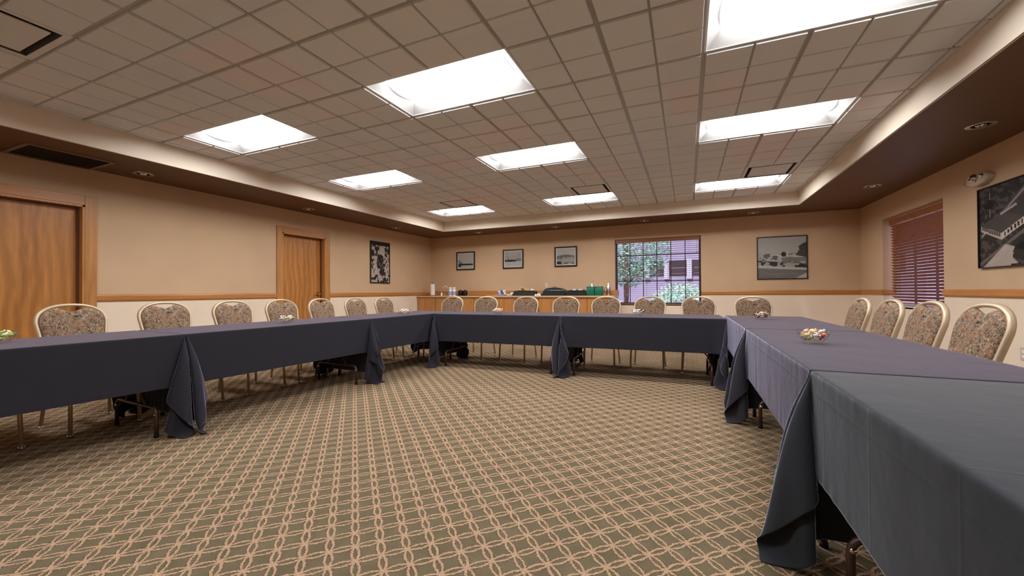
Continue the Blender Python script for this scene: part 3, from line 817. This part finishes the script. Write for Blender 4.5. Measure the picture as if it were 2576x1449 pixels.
for x, y, lb, where, cs in bowls:
    if bw0 is None: o = bw0 = make_bowl()
    else: o = bw0.copy(); link(o)
    o.location = (x, y, ZT); tag(o, lb, 'bowl', 'glass candy bowls on the tables')
    spots = [(0,0,.021)]+[(.030*math.cos(a), .030*math.sin(a), .026) for a in (0,1.26,2.5,3.77,5.03)]
    spots += [(.052*math.cos(a), .052*math.sin(a), .046) for a in np.arange(0, 6.2, .78)]+[(.022*math.cos(a), .022*math.sin(a), .049) for a in (.6,2.7,4.8)]
    spots += [(.036*math.cos(a), .036*math.sin(a), .066) for a in (0,1.5,3.2,4.6)]
    for k, (dx, dy, dz) in enumerate(spots):
        q = cs[(k*3+k//3) % len(cs)]
        c = link(bpy.data.objects.new('wrapped_candy', cmesh[q])); c.location = (x+dx, y+dy, ZT+dz)
        c.rotation_euler = (random.uniform(-.6,.6), random.uniform(-.5,.5), random.uniform(0,6.28)); c.scale = (1.02,)*3
        tag(c, '%s wrapped candy in the glass bowl %s' % (q, where), 'candy', 'wrapped candies in the bowl '+where)

# ------------------------------------------------------------------ counter along the back wall
CT = .955; CX0, CX1, CY = XL+.012, -1.33, 8.13
t = thing('base_cabinet', 'long honey-coloured wooden base cabinet along the back wall', 'cabinet', (0, 0, 0))
obj('cabinet_body', B(CX0, CX1-.02, CY+.045, YB-.014, .10, CT-.035), M['cab'], t)
obj('toe_kick', B(CX0, CX1-.05, CY+.11, YB-.03, 0, .10), M['jamb'], t)
nd = 9; dw = (CX1-.02-CX0)/nd
for k in range(nd):
    x = CX0+k*dw; d = obj('cabinet_door', B(x+.008, x+dw-.008, CY+.025, CY+.0445, .13, CT-.045, .003), M['cab'], t)
    bm = bmesh.new(); hx_ = x+(dw-.06 if k % 2 == 0 else .06)
    lathe(bm, [(.006,0),(.006,.012),(.014,.018),(.014,.024),(0,.027)], 14); bmesh.ops.rotate(bm, verts=bm.verts, cent=(0,0,0), matrix=Matrix.Rotation(PI/2, 3, 'X'))
    bmesh.ops.translate(bm, verts=bm.verts, vec=(hx_, CY+.025, CT-.14)); obj('cabinet_knob', bm, M['steel'], d, True)
t = thing('countertop', 'tan laminate countertop with wooden back edge along the back wall', 'countertop', (0,0,0))
obj('counter_slab', B(CX0, CX1, CY, YB-.014, CT-.035, CT, .004), M['counter'], t)
obj('backsplash', B(CX0, CX1, YB-.040, YB-.022, CT, CT+.11, .003), M['trimx'], t)
obj('end_splash', B(CX1-.025, CX1-.005, CY+.12, YB-.041, CT, CT+.09, .004), M['trimx'], t)
def onc(name, bm, m, lb, cat, loc, group=None, smooth=True):
    o = obj(name, bm, m, None, smooth); o.location = (loc[0], loc[1], CT+(loc[2] if len(loc) > 2 else 0)); return tag(o, lb, cat, group)
# paper towel holder
t = thing('paper_towel_roll', 'white paper towel roll standing at the left end of the counter', 'paper towel', (-5.775, 8.33, CT))
bm = bmesh.new(); lathe(bm, [(0,0),(.075,0),(.075,.01),(.008,.014),(.008,.315),(.014,.32),(0,.33)], 24); obj('holder', bm, M['steel'], t, True)
bm = bmesh.new(); lathe(bm, [(.02,.016),(.056,.016),(.057,.02),(.057,.285),(.056,.29),(.02,.29)], 28); obj('roll', bm, M['whitesoft'], t, True)
# faucet and sink
t = thing('faucet', 'chrome gooseneck faucet over the counter sink', 'faucet', (-5.44, 8.50, CT))
bm = bmesh.new(); tube(bm, [(0,0,0),(0,0,.17)]+[(-.05+.05*math.cos(a),-.035+.035*math.cos(a),.17+.06*math.sin(a)) for a in np.arange(.3,3.2,.35)]+[(-.10,-.07,.12)], .011, n=10, up=Vector((.57,-.82,0)))
obj('spout', bm, M['chrome'], t, True)
for s in (-1, 1):
    bm = bmesh.new(); cyl(bm, (s*.09,0,0), (s*.09,0,.04), .015, 12); cyl(bm, (s*.09,0,.04), (s*.14,-.02,.055), .007, 8); obj('handle', bm, M['chrome'], t, True)
# white stacked cups / bottles
for k, (x, lb) in enumerate(((-5.255,'left one of the two white labelled bottles beside the faucet'), (-5.150,'right one of the two white labelled bottles beside the faucet'))):
    t = thing('white_bottle', lb, 'bottle', (x, 8.32, CT), 0, 'white bottles on the counter')
    bm = bmesh.new(); lathe(bm, [(0,0),(.043,0),(.045,.01),(.045,.13),(.038,.15),(.036,.155)], 20); obj('bottle_body', bm, M['white'], t, True)
    bm = bmesh.new(); lathe(bm, [(.0455,.02),(.046,.022),(.046,.105),(.0455,.107)], 20); obj('bottle_label', bm, mat('blue grey label', (.36,.40,.55), .5), t, True)
    bm = bmesh.new(); lathe(bm, [(.036,.155),(.040,.157),(.040,.20),(.036,.205),(0,.205)], 20); obj('bottle_cap', bm, M['white'], t, True)
for k, x in enumerate((-5.56, -5.345)):
    bm = bmesh.new(); lathe(bm, [(0,0),(.024,0),(.026,.05),(.012,.075),(.010,.09),(0,.092)], 14)
    onc('soap_bottle', bm, M['whitesoft'] if k == 0 else M['steel'], ('small white soap bottle left of the faucet' if k == 0 else 'small grey pump bottle beside the faucet'), 'bottle', (x, 8.40))
for k, x in enumerate((-4.985, -4.862)):
    t = thing('black_canister', ('left' if k == 0 else 'right')+' one of the two black canisters on the counter', 'canister', (x, 8.34, CT), 0, 'black canisters on the counter')
    bm = bmesh.new(); lathe(bm, [(0,0),(.057,0),(.059,.006),(.059,.115),(.052,.122),(0,.122)], 24); obj('canister_body', bm, M['black'], t, True)
    bm = bmesh.new(); cyl(bm, (-.062,0,.02), (-.062,0,.11), .004, 8); obj('canister_band', bm, M['chrome'], t, True)
    bm = bmesh.new(); lathe(bm, [(.020,.122),(.022,.130),(.014,.140),(0,.142)], 16); obj('lid_knob', bm, M['black'], t, True)
for k, x in enumerate((-4.60, -4.38)):
    onc('coaster_tray', B(-.085, .085, -.06, .06, 0, .012, .003), M['jamb'], ('left' if k == 0 else 'right')+' one of two small flat dark trays on the counter', 'tray', (x, 8.27), 'flat dark trays', False)
# platter of wrapped snacks
t = thing('serving_platter', 'pale platter on the counter piled with blue and white wrapped snacks', 'platter', (-3.90, 8.36, CT))
bm = bmesh.new(); lathe(bm, [(0,0),(.10,0),(.17,.020),(.172,.024),(.10,.008),(0,.007)], 28); obj('platter_dish', bm, M['white'], t, True)
snm = [M['blue'], M['whitesoft'], M['white'], mat('lilac wrapper', (.50,.45,.68), .4), M['blue']]
sn = [(-.08,.02,.05),(.0,.03,.055),(.07,.0,.05),(-.03,-.05,.05),(.04,-.06,.045),(-.01,0,.10),(.05,.02,.10),(-.06,.0,.09)]
for k, (x, y, z) in enumerate(sn):
    bm = bmesh.new(); ico(bm, (0,0,0), .035, 2, .12, (1.1,.9,.75))
    onc('wrapped_snack', bm, snm[k % 5], 'small %s wrapped snack on the pale platter' % ['blue','white','bright white','lilac','blue'][k % 5], 'snack', (-3.90+x, 8.36+y, z), 'wrapped snacks on the platter')
for k in range(4):
    bm = bmesh.new(); lathe(bm, [(0,0),(.05,0),(.085,.010),(.086,.013),(.05,.004),(0,.003)], 24)
    onc('small_plate', bm, M['white'], 'white small plate stacked on the counter left of the black tray', 'plate', (-3.66, 8.25, k*.008), 'stack of small white plates')
bm = bmesh.new(); lathe(bm, [(0,0),(.030,0),(.042,.07),(.040,.07),(.028,.004),(0,.004)], 18); onc('paper_cup', bm, M['whitesoft'], 'white paper cup standing behind the small plates', 'cup', (-3.70, 8.50))
# black serving trays with draped linen
def serving(x, w, h, lb, lid=False, y=8.38):
    t = thing('serving_tray', lb, 'serving tray', (x, y, CT))
    bm = bmesh.new(); wb, wt = w/2+.03, w/2-.01
    lo = [(-wb,-.17,.002),(wb,-.17,.002),(wb,.17,.002),(-wb,.17,.002)]; hi = [(-wt,-.14,h),(wt,-.14,h),(wt,.14,h),(-wt,.14,h)]
    for k in range(4): n = (k+1) % 4; quad(bm, [lo[k], lo[n], hi[n], hi[k]])
    quad(bm, hi); quad(bm, lo[::-1]); bmesh.ops.bevel(bm, geom=list(bm.edges), offset=.008, segments=2, affect='EDGES')
    bmesh.ops.remove_doubles(bm, verts=bm.verts, dist=.0005); obj('tray_body', bm, M['black'], t)
    bm = bmesh.new(); tube(bm, [(-wt,-.142,h),(wt,-.142,h),(wt,.142,h),(-wt,.142,h)], .006, n=8, closed=True); obj('tray_rim', bm, M['steel'] if lid else M['black'], t, True)
    if lid:
        bm = bmesh.new(); n = 14
        for s in range(n):
            a0, a1 = PI*s/n, PI*(s+1)/n
            quad(bm, [(-wt*.98*math.cos(a0),-.13,h+.004+.055*math.sin(a0)), (-wt*.98*math.cos(a1),-.13,h+.004+.055*math.sin(a1)), (-wt*.92*math.cos(a1),.13,h+.004+.055*math.sin(a1)), (-wt*.92*math.cos(a0),.13,h+.004+.055*math.sin(a0))])
        f = [bm.verts.new((-wt*.98*math.cos(PI*s/n),-.13,h+.004+.055*math.sin(PI*s/n))) for s in range(n+1)]; bm.faces.new(f)
        obj('lid', bm, M['darkgreen'], t)
        bm = bmesh.new(); tube(bm, [(-.04,-.05,h+.052),(-.03,-.05,h+.078),(.03,-.05,h+.078),(.04,-.05,h+.052)], .005, n=8); obj('lid_handle', bm, M['black'], t, True)
    return t
serving(-3.32, .46, .10, 'low black serving tray heaped with golden rolls')
serving(-2.625, .46, .115, 'black serving dish with a domed dark green lid', True)
serving(-2.135, .36, .105, 'black serving tray holding white packets, left of the green canisters')
for k, (x, y, z, s) in enumerate(((-3.44,8.36,.125,.045),(-3.36,8.40,.13,.05),(-3.27,8.37,.123,.04),(-3.38,8.33,.165,.035),(-3.50,8.40,.12,.032),(-3.17,8.39,.125,.038))):
    bm = bmesh.new(); ico(bm, (0,0,0), s, 2, .08, (1.25,.9,.7)); onc('bread_roll', bm, M['bread'] if k != 5 else M['whitesoft'], ('golden bread roll heaped on the low black serving tray' if k != 5 else 'pale roll at the right end of the low black serving tray'), 'bread', (x, y, z), 'bread rolls on the black tray')
for k in range(7):
    x = -2.27+k*.044; bm = B(-.017, .017, -.03, .03, 0, .032, .004)
    o = onc('sugar_packet', bm, M['whitesoft'] if k % 3 else M['steel'], ('white packet in the right black serving tray' if k % 3 else 'silvery packet in the right black serving tray'), 'packet', (x, 8.37+.02*(k % 2), .108), 'packets in the serving tray', False)
    o.rotation_euler = (0, 0, random.uniform(-.5,.5))
for k, (x, y, c) in enumerate(((-2.985,8.28,'bread'),(-2.955,8.39,'green'),(-3.01,8.40,'whitesoft'))):
    bm = bmesh.new(); ico(bm, (0,0,0), .03, 2, .1); onc('fruit', bm, M[c], ['orange fruit between the two black serving trays','green fruit between the two black serving trays','pale fruit between the two black serving trays'][k], 'fruit', (x, y, .029), None)
for k in range(3):
    bm = bmesh.new(); lathe(bm, [(0,0),(.018,0),(.022,.035),(.020,.035),(.016,.003),(0,.003)], 14); onc('creamer_cup', bm, M['whitesoft'], 'tiny white creamer cup in front of the fruit between the trays', 'cup', (-3.01+k*.048, 8.18, 0), 'tiny white cups between the trays')
# green square canisters with wire handles
for k, x in enumerate((-1.825, -1.655)):
    t = thing('green_canister', ('left' if k == 0 else 'right')+' one of two deep green lidded canisters at the right end of the counter', 'canister', (x, 8.27, CT+.004), 0, 'deep green canisters')
    obj('canister_body', B(-.080, .080, -.06, .06, 0, .170, .018), M['green'], t, True)
    obj('canister_lid', B(-.082, .082, -.062, .062, .167, .182, .006), M['green'], t)
    bm = bmesh.new(); tube(bm, [(.035*math.cos(a), 0, .182+.035*math.sin(a)) for a in np.linspace(0, PI, 9)], .003, n=6, up=Vector((0,1,0))); obj('wire_handle', bm, M['steel'], t, True)
for k, (x, y, lb) in enumerate(((-1.58,8.46,'slim silver coffee server behind the left green canister'), (-1.345,8.36,'silver coffee server at the far right end of the counter'))):
    t = thing('coffee_server', lb, 'coffee pot', (-1.84 if k == 0 else -1.50, 8.46, CT), 0, 'silver coffee servers')
    bm = bmesh.new(); lathe(bm, [(0,0),(.045,0),(.050,.01),(.046,.15),(.034,.20),(.026,.22)], 22); obj('server_body', bm, M['steel'], t, True)
    bm = bmesh.new(); lathe(bm, [(.027,.22),(.026,.235),(.012,.255),(.007,.285),(0,.288)], 18); obj('server_lid', bm, M['chrome'], t, True)
    bm = bmesh.new(); tube(bm, [(.045,0,.05),(.085,0,.07),(.085,0,.15),(.035,0,.175)], .005, n=8, up=Vector((0,1,0)))
    bmesh.ops.rotate(bm, verts=bm.verts, cent=(0,0,0), matrix=Matrix.Rotation(PI if k else 0, 3, 'Z')); obj('server_handle', bm, M['black'], t, True)

# outlets
def outlet(lb, loc, rz):
    t = thing('wall_outlet', lb, 'outlet', loc, rz, None)
    obj('cover_plate', B(-.036, .036, -.006, 0, -.058, .058, .002), M['beige'], t)
    for z in (-.022, .022): obj('socket', B(-.016, .016, -.0075, -.005, z-.013, z+.013, .002), M['whitesoft'], t)
o = outlet('beige outlet plate on the back wall above the serving trays', (-2.95, YB, EYE+.145), 0)
outlet('beige outlet plate low on the right wall at the photo edge', (XR, 5.11, EYE-.585), -PI/2)

# emergency light unit on the right wall
t = thing('emergency_light', 'beige oval emergency light unit high on the right wall near the large picture', 'emergency light', (XR, 5.60, EYE+1.105))
bm = bmesh.new(); n = 28; prof = [(0,1),(-.045,1),(-.062,.9),(-.07,.6),(-.072,0)]
rings = []
for dx, f in prof:
    rings.append([bm.verts.new((dx, .165*f*math.cos(2*PI*k/n), .065*f*math.sin(2*PI*k/n))) for k in range(n)] if f else [bm.verts.new((dx,0,0))])
for A, Bq in zip(rings, rings[1:]):
    for k in range(n):
        j = (k+1) % n; bm.faces.new((A[k], A[j], Bq[j], Bq[k]) if len(Bq) > 1 else (A[k], A[j], Bq[0]))
obj('housing', bm, M['beige'], t, True)
bm = bmesh.new(); lathe(bm, [(.042,-.004),(.044,.012),(.036,.030),(.018,.044),(0,.047)], 20); bmesh.ops.rotate(bm, verts=bm.verts, cent=(0,0,0), matrix=Matrix.Rotation(-PI/2, 3, 'Y')); bmesh.ops.translate(bm, verts=bm.verts, vec=(-.070,-.01,.012)); obj('lamp_lens', bm, M['chrome'], t, True)
for s in (-1, 1):
    bm = bmesh.new(); q = .62 if s > 0 else .9; lathe(bm, [(0,0),(.020*q,.004),(.032*q,.03*q),(.034*q,.045*q),(.030*q,.047*q),(0,.042*q)], 20)
    bmesh.ops.rotate(bm, verts=bm.verts, cent=(0,0,0), matrix=Matrix.Rotation(-PI/2-.3, 3, 'Y') @ Matrix.Rotation(s*.5, 3, 'X')); bmesh.ops.translate(bm, verts=bm.verts, vec=(-.035,s*(.175 if s > 0 else .11),.0 if s > 0 else .02))
    obj('lamp_head', bm, M['chrome'] if s < 0 else M['beige'], t, True)

# ------------------------------------------------------------------ framed photographs
def raster(W, H, fn):
    x, y = np.meshgrid((np.arange(W)+.5)/W, (np.arange(H)+.5)/H); return fn(x, y)     # y up
def noise2(x, y, s, seed, oct=4):
    rs = np.random.RandomState(seed); out = np.zeros_like(x); amp = 1; tot = 0
    for o in range(oct):
        n = int(s*2**o)+2; g = rs.rand(n+1, n+1); fx, fy = x*(n-1), y*(n-1); i, j = fx.astype(int), fy.astype(int); u, v = fx-i, fy-j
        u = u*u*(3-2*u); v = v*v*(3-2*v)
        out += amp*((g[j,i]*(1-u)+g[j,i+1]*u)*(1-v)+(g[j+1,i]*(1-u)+g[j+1,i+1]*u)*v); tot += amp; amp *= .55
    return out/tot
def poly(x, y, pts):
    ins = np.zeros(x.shape, bool); n = len(pts)
    for k in range(n):
        (x0, y0), (x1, y1) = pts[k], pts[(k+1) % n]
        c = ((y0 > y) != (y1 > y)) & (x < (x1-x0)*(y-y0)/(y1-y0+1e-12)+x0); ins ^= c
    return ins
def picture(name, lb, loc, rz, w, h, fn, tint, frame=.018, matw=0, depth=.022, N=110):
    """flat print on the wall, width along local x, facing local -y, origin at lower left"""
    t = thing(name, lb, 'picture', loc, rz)
    bm = bmesh.new(); f = frame
    for a in ((0,w,0,f), (0,w,h-f,h), (0,f,f,h-f), (w-f,w,f,h-f)): box(bm, a[0], a[1], -depth, 0, a[2], a[3], .002)
    obj('picture_frame', bm, M['frameblack'], t)
    if matw: 
        bm = bmesh.new(); m_ = f+matw
        for a in ((f,w-f,f,m_), (f,w-f,h-m_,h-f), (f,m_,m_,h-m_), (w-m_,w-f,m_,h-m_)): box(bm, a[0], a[1], -depth*.6, -.002, a[2], a[3])
        obj('mat_board', bm, M['matte'], t); f = m_
    iw, ih = w-2*f, h-2*f; nx, ny = N, max(8, int(N*ih/iw)); g = raster(nx, ny, fn)
    vs = []; cs = []
    X = f+iw*np.arange(nx+1)/nx; Z = f+ih*np.arange(ny+1)/ny
    me = bpy.data.meshes.new('print')
    me.from_pydata([(x, -depth*.5, z) for z in Z for x in X], [], [(j*(nx+1)+i, j*(nx+1)+i+1, (j+1)*(nx+1)+i+1, (j+1)*(nx+1)+i) for j in range(ny) for i in range(nx)])
    ca = me.color_attributes.new('print', 'FLOAT_COLOR', 'CORNER')
    gg = np.clip(g, 0, 1); col = np.stack([gg*tint[0], gg*tint[1], gg*tint[2], np.ones_like(gg)], -1).reshape(-1, 4)
    ca.data.foreach_set('color', np.repeat(col, 4, axis=0).astype(np.float32).reshape(-1))
    m = mat('print '+name, (.5,.5,.5), .5, spec=.15); q = NT(m); at = q.n('ShaderNodeVertexColor'); at.layer_name = 'print'; q.base(at.outputs[0])
    me.materials.append(m); o = link(bpy.data.objects.new('print', me)); o.parent = t
    return t
def p_tall(x, y):
    n = noise2(x, y*1., 12, 4, 5); g = np.where(n > .52, .45, .04)*(.5+n)
    g = np.where(((x-.62)/.16)**2+((y-.78)/.09)**2 < 1+n-.5, .42+n*.2, g); g = np.where((np.abs(x-.55+.25*(y-.5)) < .10) & (y > .15) & (y < .7), .03+.12*(n > .55), g)
    g = np.where((x < .32) & (y > .12) & (y < .52) & (n > .42), .55, g); g = np.where((x > .8) & (y > .2) & (y < .72) & (n > .45), .5, g)
    g = np.where((y < .17) & (y > .12) & (x > .3), .55*(n > .4), g); g = np.where((y < .06) & (x < .35), .5, g); g = np.where((y > .93) | (x < .05) & (y > .5), .03, g); return g
def p_small1(x, y):
    n = noise2(x, y, 9, 6); g = .50+.08*(y-.5)
    hill = .22+.38*np.maximum(0, 1-x/.45); g = np.where(y < hill+(n-.5)*.06, .16+.25*(n-.3), g); g = np.where(y < .18, .45+.1*n, g)
    g = np.where((np.abs(y-.24) < .05+(n-.5)*.05), .03, g); g = np.where((x < .2) & (y < .2) & (y > .08), .05, g); g = np.where((np.abs(x-.85) < .006) & (y > .25) & (y < .75), .3, g); return g
def p_small2(x, y):
    n = noise2(x, y, 8, 9); g = .30+.35*n*(y); g = np.where(y < .32, .42+.12*n, g)
    g = np.where((np.abs(y-.38) < .07*(n+.4)) & (x < .7), .04, g); g = np.where((x > .68) & (y > .36) & (y < .52), .22, g); g = np.where((np.abs(x-.2) < .008) & (y > .4) & (y < .62), .1, g); return g
def p_small3(x, y):
    n = noise2(x, y, 7, 12); g = .48+.06*n; ridge = .52+.09*np.sin(x*3.2)+.03*n; g = np.where(y < ridge, .10+.16*n, g)
    g = np.where((y < .40+.1*x) & (n > .48), .30+.1*n, g); g = np.where((np.abs(y-.22-.2*(x-.5)**2) < .08), .38, g); g = np.where((y < .2) & (x < .25), .04, g); return g
def p_large(x, y):
    n = noise2(x, y, 10, 15); g = .50-.05*y+.02*n
    g = np.where(y < .60+(n-.5)*.05, .16+.30*(n > .5), g); g = np.where((y < .58) & (y > .50) & (x > .28) & (x < .9) & (n > .42), .55, g)
    g = np.where(poly(x, y, [(.78,.55),(.86,.68),(.84,.76),(.92,.82),(1,.86),(1,.5)]), .05+.06*n, g)
    g = np.where(((x-.54)/.05)**2+((y-.58)/.06)**2 < 1, .05, g); g = np.where((y < .50) & (y > .40) & (x > .5), .20+.05*n, g)
    band = (y < .44-.10*x) & (y > .30-.06*x); g = np.where(band & (n > .47), .05, np.where(band, .40, g))
    g = np.where((np.abs(y-.28+.07*x) < .035), .52, g); g = np.where(y < .26-.07*x, .15+.09*noise2(x, (y*4)%1, 6, 3), g)
    g = np.where(poly(x, y, [(.78,.0),(1,.13),(1,0)]), .52, g); return g
def p_aerial(x, y):
    n = noise2(x, y, 12, 21); g = .03+.05*n
    g = np.where(noise2(x, y, 24, 5) > .58, .16, g)
    def Pq(pts, val):
        nonlocal g; g = np.where(poly(x, y, pts), val, g)
    Pq([(.0,.42),(.55,.95),(.63,.93),(.0,.34)], .12+.05*n); Pq([(.02,.40),(.6,.97),(.62,.96),(.03,.38)], .30)
    Pq([(0,.02),(.0,.06),(.65,.52),(.95,.70),(1,.68),(.65,.47)], .28); Pq([(.04,.0),(.30,.26),(.40,.22),(.36,.0)], .38+.1*n); Pq([(.12,.0),(.32,.16),(.44,.02)], .42)
    Pq([(.02,.46),(.26,.32),(.26,.40),(.02,.53)], .50); Pq([(.26,.32),(.72,.60),(.72,.68),(.26,.40)], .55)       # walls of the long building
    Pq([(.02,.53),(.26,.40),(.50,.55),(.28,.66)], .12+.04*n); Pq([(.28,.66),(.50,.55),(.72,.68),(.50,.78)], .08+.03*n)
    Pq([(.26,.62),(.44,.70),(.42,.72),(.24,.64)], .40); Pq([(.66,.78),(.80,.84),(.86,.80),(.72,.74)], .45); Pq([(.86,.60),(1,.66),(1,.56),(.88,.52)], .42)
    for k in range(11):
        q = .04+k*.020; g = np.where((np.abs(x-q) < .005) & (y > .55-.55*q-.06) & (y < .55-.55*q-.01), .05, g)
    for k in range(12):
        q = .30+k*.036; yy = .375+.61*(q-.26); g = np.where((np.abs(x-q) < .009) & (y > yy-.035) & (y < yy+.012), .05, g)
    g = np.where((np.abs(x-.13) < .006) & (y > .62) & (y < .93), .40, g)
    for cx, cy, r in ((.5,.16,.10),(.62,.24,.08),(.85,.38,.09),(.75,.12,.10),(.12,.78,.06)): g = np.where(((x-cx)/r)**2+((y-cy)/r)**2 < .7+n, .02+.05*(n > .55), g)
    g = np.where(((x-.60)/.045)**2+((y-.08)/.05)**2 < 1, .35*(n > .4), g); return np.where(g < .3, g*.55, g*1.1)
BT, ST = (.85,.80,.72), (.85,.70,.60)
picture('tall_picture', 'tall narrow black and white picture on the left wall beyond the farther door', (XL, 6.55, EYE+.195), PI/2, .605, .90, p_tall, ST, .022)
for k, (x0, x1, z0, z1, fn, lb) in enumerate(((-5.335,-4.81,.545,1.00,p_small1,'leftmost small framed landscape on the back wall, showing a dark slope on the left'),
        (-4.045,-3.515,.545,1.00,p_small2,'middle small framed landscape on the back wall, with cloudy sky'), (-2.75,-2.23,.552,1.003,p_small3,'rightmost small framed landscape on the back wall, with hills, nearest the window'))):
    picture('framed_picture', lb, (x0, YB, EYE+z0), 0, x1-x0, z1-z0, fn, BT, .030, .022, .025, 80)['group'] = 'small framed pictures above the counter'
picture('landscape_picture', 'large square black and white landscape picture right of the window', (1.205, YB, EYE+.198), 0, .787, .79, p_large, BT, .016, N=170)
picture('aerial_picture', 'large dark aerial photograph on the right wall at the photo edge', (XR, 5.652, EYE+.205), -PI/2, 1.19, .80, p_aerial, ST, .008, 0, .03, 150)

# ------------------------------------------------------------------ light, world, camera
w = bpy.data.worlds.new('World'); bpy.context.scene.world = w; w.use_nodes = True
bg = w.node_tree.nodes['Background']; bg.inputs[0].default_value = (.66,.62,.98,1); bg.inputs[1].default_value = 1.25
sun = bpy.data.lights.new('sun', 'SUN'); sun.energy = 7.5; sun.angle = .05; sun.color = (.93,.88,1)
so = link(bpy.data.objects.new('sun', sun)); so.rotation_euler = Vector((.25,.62,-.74)).to_track_quat('-Z','Y').to_euler()

cam = bpy.data.cameras.new('camera'); co = link(bpy.data.objects.new('camera', cam))
cam.sensor_fit = 'HORIZONTAL'; cam.sensor_width = 36; cam.lens = 1010/2576*36; cam.clip_start = .02; cam.clip_end = 200
yaw, pit, rol = .4112, .0087, .0059
Fh = Vector((-math.sin(yaw), math.cos(yaw), 0)); Rt = Vector((Fh.y, -Fh.x, 0)); Up = Vector((0,0,1))
Fw = Fh*math.cos(pit)+Up*math.sin(pit); U2 = -Fh*math.sin(pit)+Up*math.cos(pit)
cr = Rt*math.cos(rol)-U2*math.sin(rol); cu = Rt*math.sin(rol)+U2*math.cos(rol)
mw = Matrix((cr, cu, -Fw)).transposed().to_4x4(); mw.translation = Vector((0,0,EYE)); co.matrix_world = mw
S = bpy.context.scene; S.camera = co
S.view_settings.view_transform = 'Standard'; S.view_settings.look = 'None'; S.view_settings.gamma = 1; S.view_settings.exposure = 0; S.view_settings.use_curve_mapping = False
try:
    S.cycles.max_bounces = 10; S.cycles.diffuse_bounces = 6; S.cycles.use_denoising = True
except Exception: pass
